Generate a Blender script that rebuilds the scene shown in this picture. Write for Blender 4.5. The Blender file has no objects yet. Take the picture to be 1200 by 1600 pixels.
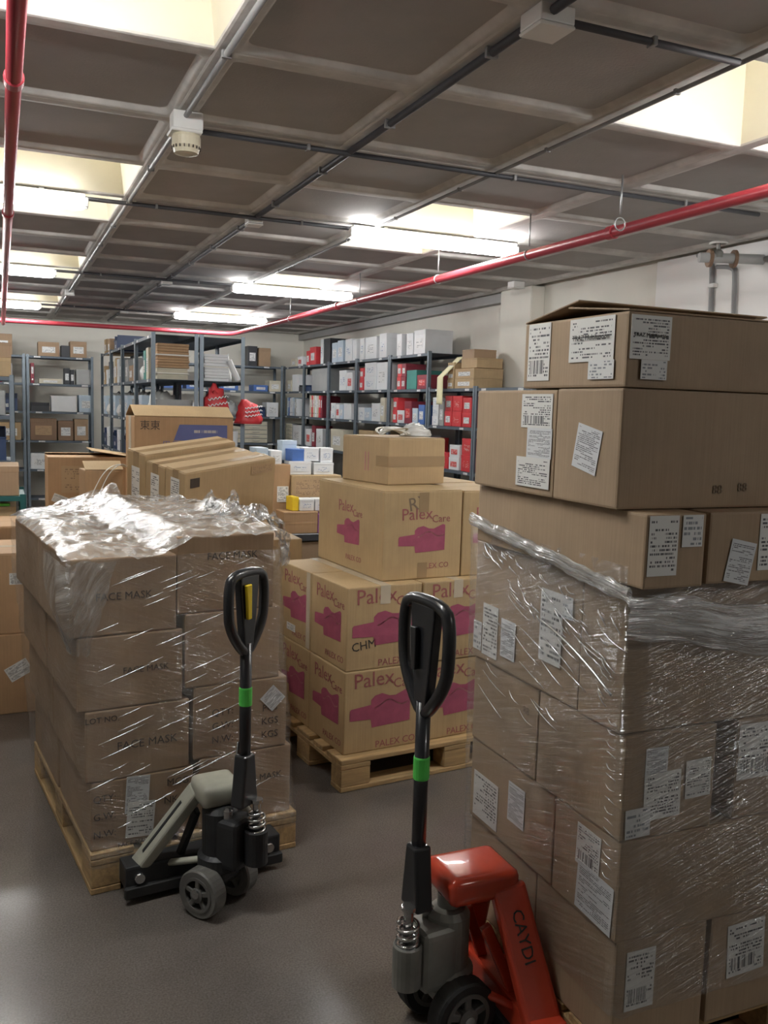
import bpy, bmesh, math, random
from mathutils import Vector, Matrix, noise
random.seed(7)
SC = bpy.context.scene
COL = SC.collection
PI = math.pi

# ------------------------------------------------------------------ camera
cam_d = bpy.data.cameras.new('camera'); cam = bpy.data.objects.new('camera', cam_d); COL.objects.link(cam)
cam_d.sensor_fit = 'VERTICAL'; cam_d.sensor_height = 36.0; cam_d.lens = 31.5
cam_d.clip_start = 0.02; cam_d.clip_end = 200
CX = Vector((0.9198247, -0.39119713, 0.02978792)); CD = Vector((-0.01775688, -0.11735914, -0.99293078)); CF = Vector((0.39192756, 0.91279331, -0.11489628))
m = Matrix(((CX.x, -CD.x, -CF.x, 0), (CX.y, -CD.y, -CF.y, 0), (CX.z, -CD.z, -CF.z, 1.65), (0, 0, 0, 1)))
cam.matrix_world = m
SC.camera = cam

# ------------------------------------------------------------------ world, exposure
w = bpy.data.worlds.new('world'); SC.world = w; w.use_nodes = True
w.node_tree.nodes['Background'].inputs[0].default_value = (0.75, 0.85, 1.0, 1)
w.node_tree.nodes['Background'].inputs[1].default_value = 0.3
SC.view_settings.view_transform = 'Standard'; SC.view_settings.look = 'None'
SC.view_settings.exposure = 0.0; SC.view_settings.gamma = 1.0
SC.view_settings.use_curve_mapping = False
SC.cycles.max_bounces = 8; SC.cycles.glossy_bounces = 3; SC.cycles.caustics_reflective = False; SC.cycles.caustics_refractive = False
LAMP = 52.0           # radiance of the lamp diffusers

# ------------------------------------------------------------------ materials
MATS = {}
def nt(name):
    mt = bpy.data.materials.new(name); mt.use_nodes = True; MATS[name] = mt
    return mt, mt.node_tree.nodes, mt.node_tree.links, mt.node_tree.nodes['Principled BSDF']
def node(N, t, **kw):
    n = N.new(t)
    for k, v in kw.items():
        if k.startswith('i_'):
            key = k[2:]; key = int(key) if key.isdigit() else key.replace('_', ' ')
            n.inputs[key].default_value = v
        else: setattr(n, k, v)
    return n
def rgba(c): return (c[0], c[1], c[2], 1)
def mul(c, f): return tuple(min(1, x * f) for x in c)
def ramp(N, p0, c0, p1, c1):
    r = N.new('ShaderNodeValToRGB'); e = r.color_ramp.elements
    e[0].position = p0; e[0].color = rgba(c0); e[1].position = p1; e[1].color = rgba(c1); return r
def basic(name, col, rough=0.5, metal=0.0, var=0.12, scale=6.0, bump=0.0, bscale=60, spec=0.5, coat=0.0):
    mt, N, L, B = nt(name)
    tc = N.new('ShaderNodeTexCoord')
    n1 = node(N, 'ShaderNodeTexNoise', i_Scale=scale, i_Detail=5.0, i_Roughness=0.6)
    L.new(tc.outputs['Object'], n1.inputs['Vector'])
    r = ramp(N, 0.3, mul(col, 1 - var), 0.7, mul(col, 1 + var)); L.new(n1.outputs['Fac'], r.inputs[0])
    L.new(r.outputs[0], B.inputs['Base Color'])
    B.inputs['Roughness'].default_value = rough; B.inputs['Metallic'].default_value = metal
    B.inputs['Specular IOR Level'].default_value = spec; B.inputs['Coat Weight'].default_value = coat
    if bump:
        n2 = node(N, 'ShaderNodeTexNoise', i_Scale=bscale, i_Detail=3.0); L.new(tc.outputs['Object'], n2.inputs['Vector'])
        b = node(N, 'ShaderNodeBump', i_Strength=bump, i_Distance=0.01); L.new(n2.outputs['Fac'], b.inputs['Height'])
        L.new(b.outputs[0], B.inputs['Normal'])
    return mt
def cardboard(name, col):
    mt, N, L, B = nt(name)
    tc = N.new('ShaderNodeTexCoord'); oi = N.new('ShaderNodeObjectInfo')
    add = N.new('ShaderNodeVectorMath'); add.operation = 'ADD'; L.new(tc.outputs['Object'], add.inputs[0])
    L.new(oi.outputs['Random'], add.inputs[1])
    n1 = node(N, 'ShaderNodeTexNoise', i_Scale=3.0, i_Detail=6.0, i_Roughness=0.65); L.new(add.outputs[0], n1.inputs['Vector'])
    r = ramp(N, 0.3, mul(col, 0.86), 0.72, mul(col, 1.1)); L.new(n1.outputs['Fac'], r.inputs[0])
    mp = N.new('ShaderNodeMapping'); mp.inputs['Scale'].default_value = (160, 160, 4); L.new(tc.outputs['Object'], mp.inputs[0])
    n2 = node(N, 'ShaderNodeTexNoise', i_Scale=1.0, i_Detail=2.0); L.new(mp.outputs[0], n2.inputs['Vector'])
    mx = N.new('ShaderNodeMixRGB'); mx.blend_type = 'MULTIPLY'; mx.inputs[0].default_value = 0.35
    r2 = ramp(N, 0.3, (0.75, 0.74, 0.72), 0.7, (1, 1, 1)); L.new(n2.outputs['Fac'], r2.inputs[0])
    L.new(r.outputs[0], mx.inputs[1]); L.new(r2.outputs[0], mx.inputs[2])
    L.new(mx.outputs[0], B.inputs['Base Color'])
    B.inputs['Roughness'].default_value = 0.62; B.inputs['Specular IOR Level'].default_value = 0.35
    b = node(N, 'ShaderNodeBump', i_Strength=0.12, i_Distance=0.004); L.new(n2.outputs['Fac'], b.inputs['Height']); L.new(b.outputs[0], B.inputs['Normal'])
    return mt
def printed(name, paper, ink, rows=14.0, cols=34.0, thr=0.47, bar=None, rough=0.45):
    """flat print on paper: rows of small type and, if bar is given, a barcode band between v=bar[0] and v=bar[1]"""
    mt, N, L, B = nt(name)
    uv = N.new('ShaderNodeTexCoord'); sp = N.new('ShaderNodeSeparateXYZ'); L.new(uv.outputs['UV'], sp.inputs[0])
    oi = N.new('ShaderNodeObjectInfo')
    def M(op, a, b=None, c=None):
        n = N.new('ShaderNodeMath'); n.operation = op
        for i, v in enumerate((a, b, c)):
            if v is None: continue
            if isinstance(v, (int, float)): n.inputs[i].default_value = v
            else: L.new(v, n.inputs[i])
        return n.outputs[0]
    u, v = sp.outputs[0], sp.outputs[1]
    vr = M('MULTIPLY', v, rows); fl = M('FLOOR', vr); fr = M('FRACT', vr)
    band = M('LESS_THAN', M('ABSOLUTE', M('SUBTRACT', fr, 0.5)), 0.27)
    cv = N.new('ShaderNodeCombineXYZ'); L.new(M('MULTIPLY', u, cols), cv.inputs[0]); L.new(M('ADD', M('MULTIPLY', fl, 7.3), M('MULTIPLY', oi.outputs['Random'], 50.0)), cv.inputs[1])
    ns = node(N, 'ShaderNodeTexNoise', i_Scale=1.0, i_Detail=1.0); L.new(cv.outputs[0], ns.inputs['Vector'])
    cv2 = N.new('ShaderNodeCombineXYZ'); L.new(M('MULTIPLY', u, 2.2), cv2.inputs[0]); L.new(M('MULTIPLY', fl, 3.1), cv2.inputs[1]); L.new(M('MULTIPLY', oi.outputs['Random'], 90.0), cv2.inputs[2])
    n3 = node(N, 'ShaderNodeTexNoise', i_Scale=1.0, i_Detail=0.0); L.new(cv2.outputs[0], n3.inputs['Vector'])
    ink_f = M('MULTIPLY', M('MULTIPLY', band, M('GREATER_THAN', ns.outputs['Fac'], thr)), M('GREATER_THAN', n3.outputs['Fac'], 0.46))
    if bar:
        cv3 = N.new('ShaderNodeCombineXYZ'); L.new(M('MULTIPLY', u, 55.0), cv3.inputs[0]); L.new(oi.outputs['Random'], cv3.inputs[1])
        nb = node(N, 'ShaderNodeTexNoise', i_Scale=1.0, i_Detail=0.0); L.new(cv3.outputs[0], nb.inputs['Vector'])
        inb = M('MULTIPLY', M('GREATER_THAN', v, bar[0]), M('LESS_THAN', v, bar[1]))
        inb = M('MULTIPLY', inb, M('LESS_THAN', M('ABSOLUTE', M('SUBTRACT', u, 0.42)), 0.32))
        bf = M('GREATER_THAN', nb.outputs['Fac'], 0.5)
        ink_f = M('ADD', M('MULTIPLY', ink_f, M('SUBTRACT', 1.0, inb)), M('MULTIPLY', inb, bf))
    marg = M('MULTIPLY', M('LESS_THAN', M('ABSOLUTE', M('SUBTRACT', u, 0.5)), 0.44), M('LESS_THAN', M('ABSOLUTE', M('SUBTRACT', v, 0.5)), 0.44))
    ink_f = M('MULTIPLY', ink_f, marg)
    mx = N.new('ShaderNodeMixRGB'); L.new(ink_f, mx.inputs[0]); mx.inputs[1].default_value = rgba(paper); mx.inputs[2].default_value = rgba(ink)
    L.new(mx.outputs[0], B.inputs['Base Color']); B.inputs['Roughness'].default_value = rough
    return mt
def film(name, angle, haze, gloss, scale=(5, 90), rough=0.16):
    mt, N, L, B = nt(name); N.remove(B); out = N['Material Output']
    tc = N.new('ShaderNodeTexCoord')
    mp = N.new('ShaderNodeMapping'); mp.inputs['Rotation'].default_value = (0, 0, angle); mp.inputs['Scale'].default_value = (1, 1, 1); L.new(tc.outputs['UV'], mp.inputs[0])
    m2 = N.new('ShaderNodeMapping'); m2.inputs['Scale'].default_value = (scale[0], scale[1], 1); L.new(mp.outputs[0], m2.inputs[0])
    n1 = node(N, 'ShaderNodeTexNoise', i_Scale=1.0, i_Detail=4.0, i_Roughness=0.6); L.new(m2.outputs[0], n1.inputs['Vector'])
    n2 = node(N, 'ShaderNodeTexNoise', i_Scale=4.0, i_Detail=3.0); L.new(tc.outputs['UV'], n2.inputs['Vector'])
    mulh = N.new('ShaderNodeMath'); mulh.operation = 'MULTIPLY'; L.new(n1.outputs['Fac'], mulh.inputs[0]); L.new(n2.outputs['Fac'], mulh.inputs[1])
    b = node(N, 'ShaderNodeBump', i_Strength=1.0, i_Distance=0.02); L.new(mulh.outputs[0], b.inputs['Height'])
    tr = N.new('ShaderNodeBsdfTransparent'); tr.inputs[0].default_value = (0.95, 0.95, 0.95, 1)
    gl = node(N, 'ShaderNodeBsdfGlossy', i_Roughness=rough); gl.inputs[0].default_value = (0.9, 0.92, 0.95, 1); L.new(b.outputs[0], gl.inputs['Normal'])
    df = N.new('ShaderNodeBsdfDiffuse'); df.inputs[0].default_value = (0.8, 0.8, 0.78, 1)
    r1 = ramp(N, 0.42, (haze * 0.25,) * 3, 0.68, (min(1, haze * 2.6),) * 3); L.new(n1.outputs['Fac'], r1.inputs[0])
    r2 = ramp(N, 0.3, (gloss * 0.5,) * 3, 0.75, (min(1, gloss * 2.2),) * 3); L.new(n2.outputs['Fac'], r2.inputs[0])
    mx1 = N.new('ShaderNodeMixShader'); L.new(r1.outputs[0], mx1.inputs[0]); L.new(tr.outputs[0], mx1.inputs[1]); L.new(df.outputs[0], mx1.inputs[2])
    mx2 = N.new('ShaderNodeMixShader'); L.new(r2.outputs[0], mx2.inputs[0]); L.new(mx1.outputs[0], mx2.inputs[1]); L.new(gl.outputs[0], mx2.inputs[2])
    L.new(mx2.outputs[0], out.inputs[0])
    return mt
def emit(name, col, s):
    mt, N, L, B = nt(name)
    B.inputs['Base Color'].default_value = rgba((0.8, 0.8, 0.8)); B.inputs['Emission Color'].default_value = rgba(col); B.inputs['Emission Strength'].default_value = s
    return mt
def floor_mat():
    mt, N, L, B = nt('terrazzo_floor')
    tc = N.new('ShaderNodeTexCoord')
    n1 = node(N, 'ShaderNodeTexNoise', i_Scale=170.0, i_Detail=3.0); L.new(tc.outputs['Object'], n1.inputs['Vector'])
    n2 = node(N, 'ShaderNodeTexNoise', i_Scale=1.3, i_Detail=6.0, i_Roughness=0.65); L.new(tc.outputs['Object'], n2.inputs['Vector'])
    r1 = ramp(N, 0.3, (0.102, 0.090, 0.082), 0.7, (0.172, 0.154, 0.142)); L.new(n1.outputs['Fac'], r1.inputs[0])
    r2 = ramp(N, 0.3, (0.78, 0.77, 0.76), 0.7, (1.12, 1.1, 1.08)); L.new(n2.outputs['Fac'], r2.inputs[0])
    mx = N.new('ShaderNodeMixRGB'); mx.blend_type = 'MULTIPLY'; mx.inputs[0].default_value = 1
    L.new(r1.outputs[0], mx.inputs[1]); L.new(r2.outputs[0], mx.inputs[2]); L.new(mx.outputs[0], B.inputs['Base Color'])
    B.inputs['Roughness'].default_value = 0.21
    B.inputs['Specular IOR Level'].default_value = 0.55
    return mt
def wood_mat(name, col):
    mt, N, L, B = nt(name)
    tc = N.new('ShaderNodeTexCoord'); mp = N.new('ShaderNodeMapping'); mp.inputs['Scale'].default_value = (3, 40, 40); L.new(tc.outputs['Object'], mp.inputs[0])
    n1 = node(N, 'ShaderNodeTexNoise', i_Scale=1.0, i_Detail=5.0, i_Roughness=0.7); L.new(mp.outputs[0], n1.inputs['Vector'])
    r = ramp(N, 0.3, mul(col, 0.62), 0.7, mul(col, 1.18)); L.new(n1.outputs['Fac'], r.inputs[0]); L.new(r.outputs[0], B.inputs['Base Color'])
    B.inputs['Roughness'].default_value = 0.75
    b = node(N, 'ShaderNodeBump', i_Strength=0.3, i_Distance=0.004); L.new(n1.outputs['Fac'], b.inputs['Height']); L.new(b.outputs[0], B.inputs['Normal'])
    return mt
cardboard('card_tan', (0.50, 0.36, 0.205)); cardboard('card_palex', (0.52, 0.375, 0.205)); cardboard('card_brown', (0.40, 0.275, 0.175))
cardboard('card_grey', (0.41, 0.30, 0.20)); cardboard('card_orange', (0.46, 0.29, 0.16)); cardboard('card_dark', (0.27, 0.175, 0.115))
floor_mat(); wood_mat('pallet_wood', (0.50, 0.335, 0.16))
basic('concrete_rib', (0.60, 0.58, 0.55), 0.85, var=0.2, scale=4, bump=0.3, bscale=25)
basic('panel_dusty', (0.41, 0.39, 0.375), 0.9, var=0.16, scale=1.2, bump=0.15, bscale=90)
basic('coffer_cream', (0.80, 0.76, 0.62), 0.6, var=0.06, scale=2)
basic('wall_cream', (0.80, 0.775, 0.70), 0.7, var=0.06, scale=1.0, bump=0.1)
basic('wall_white', (0.90, 0.89, 0.87), 0.6, var=0.03, scale=1.0)
basic('rack_grey', (0.185, 0.225, 0.265), 0.42, 0.35, var=0.1)
basic('rack_dark', (0.10, 0.125, 0.155), 0.5, 0.2, var=0.1)
basic('teal_steel', (0.03, 0.14, 0.14), 0.4, 0.2)
basic('red_pipe_paint', (0.45, 0.05, 0.07), 0.3, var=0.08)
basic('galvanised', (0.42, 0.43, 0.44), 0.35, 0.7)
basic('conduit_dark', (0.06, 0.06, 0.068), 0.55, var=0.2)
basic('conduit_pale', (0.26, 0.26, 0.26), 0.5)
basic('plastic_white', (0.78, 0.77, 0.74), 0.4, var=0.04)
basic('plastic_cream', (0.70, 0.64, 0.48), 0.4, var=0.05)
basic('black_paint', (0.018, 0.019, 0.022), 0.28, var=0.2, coat=0.3)
basic('black_rubber', (0.02, 0.02, 0.02), 0.65, var=0.3)
basic('wheel_grey', (0.13, 0.127, 0.118), 0.5, var=0.3)
basic('dark_cast', (0.03, 0.031, 0.033), 0.5, 0.3, var=0.3)
basic('grey_cast', (0.27, 0.27, 0.25), 0.45, 0.35, var=0.2)
basic('dirty_cream_paint', (0.36, 0.36, 0.30), 0.45, var=0.2)
basic('orange_red_paint', (0.62, 0.065, 0.03), 0.25, var=0.12, coat=0.5)
basic('steel', (0.55, 0.55, 0.55), 0.22, 0.95)
basic('green_tape', (0.10, 0.62, 0.10), 0.4, var=0.1)
basic('yellow', (0.85, 0.62, 0.03), 0.4, var=0.05)
basic('yellow_paper', (0.78, 0.74, 0.48), 0.6, var=0.04)
basic('ink_black', (0.05, 0.045, 0.04), 0.7, var=0.2)
basic('ink_brown', (0.07, 0.052, 0.04), 0.7, var=0.2)
basic('ink_pink', (0.38, 0.085, 0.15), 0.6, var=0.12, scale=20)
basic('ink_faint', (0.22, 0.16, 0.11), 0.7, var=0.1)
basic('ink_rust', (0.34, 0.11, 0.11), 0.6, var=0.1)
basic('ink_pinkline', (0.50, 0.22, 0.22), 0.6, var=0.1)
basic('ink_blue', (0.10, 0.12, 0.30), 0.55, var=0.1)
basic('tape_brown', (0.36, 0.25, 0.14), 0.22, var=0.08)
basic('tape_clear', (0.60, 0.52, 0.40), 0.16, var=0.1)
basic('strap_white', (0.72, 0.70, 0.64), 0.3, var=0.05)
basic('white_box', (0.74, 0.76, 0.78), 0.5, var=0.04)
basic('pale_blue_box', (0.48, 0.58, 0.68), 0.5, var=0.06)
basic('blue_box', (0.07, 0.16, 0.45), 0.45, var=0.1)
basic('navy_bin', (0.03, 0.055, 0.13), 0.4, var=0.1)
basic('red_box', (0.62, 0.05, 0.06), 0.42, var=0.12)
basic('darkred_box', (0.25, 0.03, 0.05), 0.45, var=0.12)
basic('black_box', (0.035, 0.038, 0.045), 0.4, var=0.2)
basic('grey_box', (0.33, 0.34, 0.34), 0.5, var=0.08)
basic('cream_box', (0.60, 0.56, 0.45), 0.5, var=0.06)
basic('green_box', (0.05, 0.25, 0.22), 0.5, var=0.1)
basic('lime', (0.20, 0.75, 0.10), 0.4, var=0.05)
basic('purple_box', (0.35, 0.12, 0.38), 0.5, var=0.1)
basic('pink_box', (0.70, 0.45, 0.55), 0.5, var=0.1)
basic('bag_plastic', (0.66, 0.66, 0.64), 0.25, var=0.08, bump=0.5, bscale=18)
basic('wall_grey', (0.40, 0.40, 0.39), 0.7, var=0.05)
printed('label_text', (0.76, 0.76, 0.74), (0.09, 0.09, 0.1), rows=15, cols=30)
printed('label_barcode', (0.76, 0.76, 0.74), (0.06, 0.06, 0.07), rows=16, cols=26, bar=(0.12, 0.36))
printed('label_scan', (0.70, 0.72, 0.74), (0.16, 0.16, 0.18), rows=24, cols=50, thr=0.43)
printed('label_small', (0.74, 0.75, 0.75), (0.25, 0.27, 0.3), rows=6, cols=12)
printed('print_box', (0.72, 0.75, 0.78), (0.16, 0.24, 0.42), rows=5, cols=9, thr=0.5)
printed('print_red', (0.62, 0.06, 0.06), (0.78, 0.70, 0.68), rows=7, cols=10, thr=0.5)
printed('print_carton', (0.44, 0.30, 0.17), (0.25, 0.16, 0.1), rows=12, cols=22, thr=0.5)
printed('print_blueband', (0.10, 0.12, 0.30), (0.45, 0.42, 0.42), rows=1, cols=26, thr=0.4)
film('film_left', 0.35, 0.03, 0.09, scale=(4, 75), rough=0.12)
film('film_top', 0.1, 0.24, 0.20, scale=(14, 22), rough=0.2)
film('film_mid', 0.9, 0.12, 0.14, scale=(6, 40), rough=0.15)
film('film_right', -0.30, 0.05, 0.10, scale=(3.5, 85), rough=0.12)
film('film_rope', 0.0, 0.45, 0.35, scale=(4, 60), rough=0.18)
emit('lamp_glow', (0.985, 0.99, 0.985), LAMP)

# ------------------------------------------------------------------ mesh helpers
def obj(name, me, mat=None, parent=None, M=None):
    o = bpy.data.objects.new(name, me); COL.objects.link(o)
    if mat and me is not None and not me.materials: me.materials.append(MATS[mat])
    if parent is not None: o.parent = parent
    if M is not None: o.matrix_local = M
    return o
def tag(o, label, cat, group=None):
    o['label'] = label; o['category'] = cat
    if group: o['group'] = group
    return o
def thing(name, label, cat, loc=(0, 0, 0), rz=0.0, group=None):
    o = bpy.data.objects.new(name, None); COL.objects.link(o); o.empty_display_size = 0.05
    o.location = loc; o.rotation_euler = (0, 0, rz)
    return tag(o, label, cat, group)
def to_me(bm, mat=None, smooth=False, name='m'):
    me = bpy.data.meshes.new(name); bm.normal_update(); bm.to_mesh(me); bm.free()
    if mat: me.materials.append(MATS[mat])
    if smooth:
        for p in me.polygons: p.use_smooth = True
    return me
def bm_box(bm, x0, x1, y0, y1, z0, z1, bev=0.0, seg=1, M=None):
    vs = [bm.verts.new(Vector((x, y, z))) for z in (z0, z1) for y in (y0, y1) for x in (x0, x1)]
    fs = [bm.faces.new([vs[i] for i in f]) for f in ((0, 2, 3, 1), (4, 5, 7, 6), (0, 1, 5, 4), (2, 6, 7, 3), (0, 4, 6, 2), (1, 3, 7, 5))]
    new = vs
    if bev > 0:
        es = {e for f in fs for e in f.edges}
        r = bmesh.ops.bevel(bm, geom=list(es), offset=bev, segments=seg, affect='EDGES', profile=0.6)
        new = list({v for v in r['verts']} | {v for v in vs if v.is_valid})
    if M is not None: bmesh.ops.transform(bm, matrix=M, verts=[v for v in new if v.is_valid])
    return new
def box_me(x0, x1, y0, y1, z0, z1, mat, bev=0.0, seg=1):
    bm = bmesh.new(); bm_box(bm, x0, x1, y0, y1, z0, z1, bev, seg); return to_me(bm, mat)
def bm_tube(bm, pts, r, n=10, closed=False, cap=True, flat=1.0):
    pts = [Vector(p) for p in pts]; k = len(pts); rings = []
    rs = r if isinstance(r, (list, tuple)) else [r] * k
    up = None
    for i, p in enumerate(pts):
        if closed: t = (pts[(i + 1) % k] - pts[i - 1])
        else: t = pts[min(i + 1, k - 1)] - pts[max(i - 1, 0)]
        t.normalize()
        if up is None:
            up = Vector((0, 0, 1)) if abs(t.z) < 0.9 else Vector((1, 0, 0))
        up = (up - t * up.dot(t)).normalized(); s = t.cross(up)
        rings.append([bm.verts.new(p + (up * math.sin(a) * flat + s * math.cos(a)) * rs[i]) for a in [2 * PI * j / n for j in range(n)]])
    for i in range(k if closed else k - 1):
        a, b = rings[i], rings[(i + 1) % k]
        for j in range(n): 
            f = bm.faces.new((a[j], a[(j + 1) % n], b[(j + 1) % n], b[j])); f.smooth = True
    if cap and not closed:
        bm.faces.new(rings[0]); bm.faces.new(list(reversed(rings[-1])))
def tube_me(pts, r, mat, n=10, closed=False, flat=1.0):
    bm = bmesh.new(); bm_tube(bm, pts, r, n, closed, flat=flat); bmesh.ops.recalc_face_normals(bm, faces=bm.faces[:]); return to_me(bm, mat)
def lathe_me(prof, mat, n=24, axis='z', ring=False):
    """prof: list of (radius, height)"""
    bm = bmesh.new(); rings = []
    for r, h in prof:
        rings.append([bm.verts.new((r * math.cos(2 * PI * j / n), r * math.sin(2 * PI * j / n), h)) for j in range(n)])
    for a, b in zip(rings, rings[1:] + ([rings[0]] if ring else [])):
        for j in range(n):
            bm.faces.new((a[j], a[(j + 1) % n], b[(j + 1) % n], b[j]))
    if not ring: bm.faces.new(list(reversed(rings[0]))); bm.faces.new(rings[-1])
    if axis == 'y': bmesh.ops.rotate(bm, verts=bm.verts[:], matrix=Matrix.Rotation(-PI / 2, 3, 'X'))
    if axis == 'x': bmesh.ops.rotate(bm, verts=bm.verts[:], matrix=Matrix.Rotation(PI / 2, 3, 'Y'))
    bmesh.ops.recalc_face_normals(bm, faces=bm.faces[:])
    return to_me(bm, mat)
def smooth_path(pts, it=2, closed=False):
    pts = [Vector(p) for p in pts]
    for _ in range(it):
        q = []
        k = len(pts)
        if not closed: q.append(pts[0])
        for i in range(k if closed else k - 1):
            a, b = pts[i], pts[(i + 1) % k]
            q += [a * 0.75 + b * 0.25, a * 0.25 + b * 0.75]
        if not closed: q.append(pts[-1])
        pts = q
    return pts
def poly_me(pts, mat, thick=0.0004):
    """flat print outline in xy, a fraction of a millimetre thick"""
    bm = bmesh.new(); vs = [bm.verts.new((p[0], p[1], thick)) for p in pts]; f = bm.faces.new(vs)
    bm.normal_update()
    if f.normal.z < 0: f.normal_flip()
    bmesh.ops.triangulate(bm, faces=[f]); return to_me(bm, mat)
RECT = {}
def rect_me(wd, ht, mat, th=0.0006):
    key = (round(wd, 4), round(ht, 4), mat)
    if key in RECT: return RECT[key]
    bm = bmesh.new(); bm_box(bm, -wd / 2, wd / 2, -ht / 2, ht / 2, 0, th)
    uvl = bm.loops.layers.uv.new('UVMap')
    for f in bm.faces:
        for l in f.loops: l[uvl].uv = (l.vert.co.x / wd + 0.5, l.vert.co.y / ht + 0.5)
    RECT[key] = to_me(bm, mat); return RECT[key]
TEXT = {}
def text_me(s, size, mat, extr=0.0003):
    key = (s, size, mat)
    if key in TEXT: return TEXT[key]
    cu = bpy.data.curves.new('t', 'FONT'); cu.body = s; cu.size = size; cu.align_x = 'CENTER'; cu.align_y = 'CENTER'; cu.extrude = extr; cu.resolution_u = 2
    o = bpy.data.objects.new('t', cu); COL.objects.link(o)
    dg = bpy.context.evaluated_depsgraph_get(); me = bpy.data.meshes.new_from_object(o.evaluated_get(dg))
    bpy.data.objects.remove(o); bpy.data.curves.remove(cu)
    me.materials.clear(); me.materials.append(MATS[mat]); TEXT[key] = me
    return me
FACES = {'F': ((0, -1, 0), (1, 0, 0), (0, 0, 1)), 'B': ((0, 1, 0), (-1, 0, 0), (0, 0, 1)), 'L': ((-1, 0, 0), (0, -1, 0), (0, 0, 1)),
         'R': ((1, 0, 0), (0, 1, 0), (0, 0, 1)), 'T': ((0, 0, 1), (1, 0, 0), (0, 1, 0))}
def face_M(size, face, u, v, rot=0.0, off=0.002, sc=(1, 1)):
    n, r, up = (Vector(q) for q in FACES[face]); sx, sy, sz = size
    c = Vector((n.x * sx / 2, n.y * sy / 2, sz / 2 + n.z * sz / 2)) + n * off + r * u + up * v
    R = Matrix((r, up, n)).transposed() @ Matrix.Rotation(rot, 3, 'Z') @ Matrix.Diagonal((sc[0], sc[1], 1))
    return Matrix.Translation(c) @ R.to_4x4()

# ------------------------------------------------------------------ the setting
def struct(name, me, mat=None):
    o = obj(name, me, mat); o['kind'] = 'structure'; return o
XW, YB, ZC, XL, YN = 5.0, 15.5, 2.90, -4.2, -6.2
flo = struct('floor', box_me(XL, XW + 0.3, YN, YB + 0.2, -0.1, 0.0, 'terrazzo_floor'))
struct('wall_right', box_me(XW, XW + 0.2, YN, YB, 0, 3.4, 'wall_cream'))
struct('wall_back', box_me(XL, XW, YB, YB + 0.2, 0, 3.4, 'wall_cream'))
struct('wall_left', box_me(XL - 0.2, XL, YN, YB, 0, 3.4, 'wall_cream'))
struct('wall_front', box_me(XL, XW, YN - 0.2, YN, 0, 3.4, 'wall_cream'))
struct('trim_1', box_me(XW - 0.055, XW, YN, 6.03, 0, ZC, 'wall_white', 0.004))           # white lining board of the right wall
struct('trim_2', box_me(XW - 0.16, XW, 7.75, 8.35, 0, ZC, 'wall_cream', 0.01))            # pilaster
struct('trim_3', box_me(XW - 0.10, XW, 8.35, YB, ZC - 0.10, ZC, 'wall_grey', 0.005))       # grey beam at the ceiling
# floor joints
for y0 in (2.35,):
    pass
fj = obj('floor_joint', box_me(-0.062, -0.058, YN, 14.0, 0.0, 0.0008, 'ink_brown'), None, flo)
# ceiling: slab, ribs, panels, open coffers
ceil = struct('ceiling', box_me(XL - 0.2, XW + 0.2, YN - 0.2, YB + 0.2, 3.34, 3.5, 'concrete_rib'))
GX = [-4.15, -3.33, -2.52, -1.70, -0.88, -0.06, 0.76, 1.57, 2.395, 3.21, 4.03, 4.85]
GY = [2.52 + 0.855 * k for k in range(-10, 16)]
RW = 0.036
for x in GX:
    obj('rib', box_me(x - RW, x + RW, YN, YB, ZC, 3.34, 'concrete_rib', 0.012, 2), None, ceil)
for y in GY:
    for xa, xb in zip(GX, GX[1:]):
        key = 'ribx%.3f' % (xb - xa)
        if key not in RECT: RECT[key] = box_me(RW - 0.01, (xb - xa) - RW + 0.01, -RW, RW, 0.002, 0.44, 'concrete_rib', 0.012, 2)
        o = obj('rib', RECT[key], None, ceil, Matrix.Translation((xa, y, ZC)))
OPEN = set()
lampY = [GY[6], GY[10], GY[14], GY[18], GY[22]]      # every fourth rib
for yi in (6, 10, 14, 18, 22):
    for j in (yi - 1, yi):
        OPEN.add((4, j)); OPEN.add((5, j)); OPEN.add((8, j))
OPEN.add((9, 10)); OPEN.add((9, 9))
def panel_me(wd, ht):
    key = 'pan%.3f' % wd
    if key in RECT: return RECT[key]
    bm = bmesh.new()
    def ring(ins, z, n=3):
        r = 0.03 + ins * 0.3; pts = []
        for cx, cy, a0 in ((wd - ins - r, ins + r, -PI / 2), (wd - ins - r, ht - ins - r, 0), (ins + r, ht - ins - r, PI / 2), (ins + r, ins + r, PI)):
            for k in range(n + 1):
                a = a0 + PI / 2 * k / n; pts.append(bm.verts.new((cx + r * math.cos(a), cy + r * math.sin(a), z)))
        return pts
    rs = [ring(-0.012, 0.004), ring(0.012, 0.003), ring(0.020, 0.010), ring(0.028, 0.022), ring(0.034, 0.026)]
    for a, b in zip(rs, rs[1:]):
        for j in range(len(a)):
            f = bm.faces.new((a[j], b[j], b[(j + 1) % len(a)], a[(j + 1) % len(a)])); f.smooth = True
    bm.faces.new(list(reversed(rs[-1])))
    bmesh.ops.recalc_face_normals(bm, faces=bm.faces[:])
    for f in bm.faces:
        if f.normal.z > 0.5: f.normal_flip()
    for f in bm.faces: f.material_index = 1 if len(f.verts) == 4 else 0
    me = to_me(bm, 'panel_dusty'); me.materials.append(MATS['concrete_rib']); RECT[key] = me; return me
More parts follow.
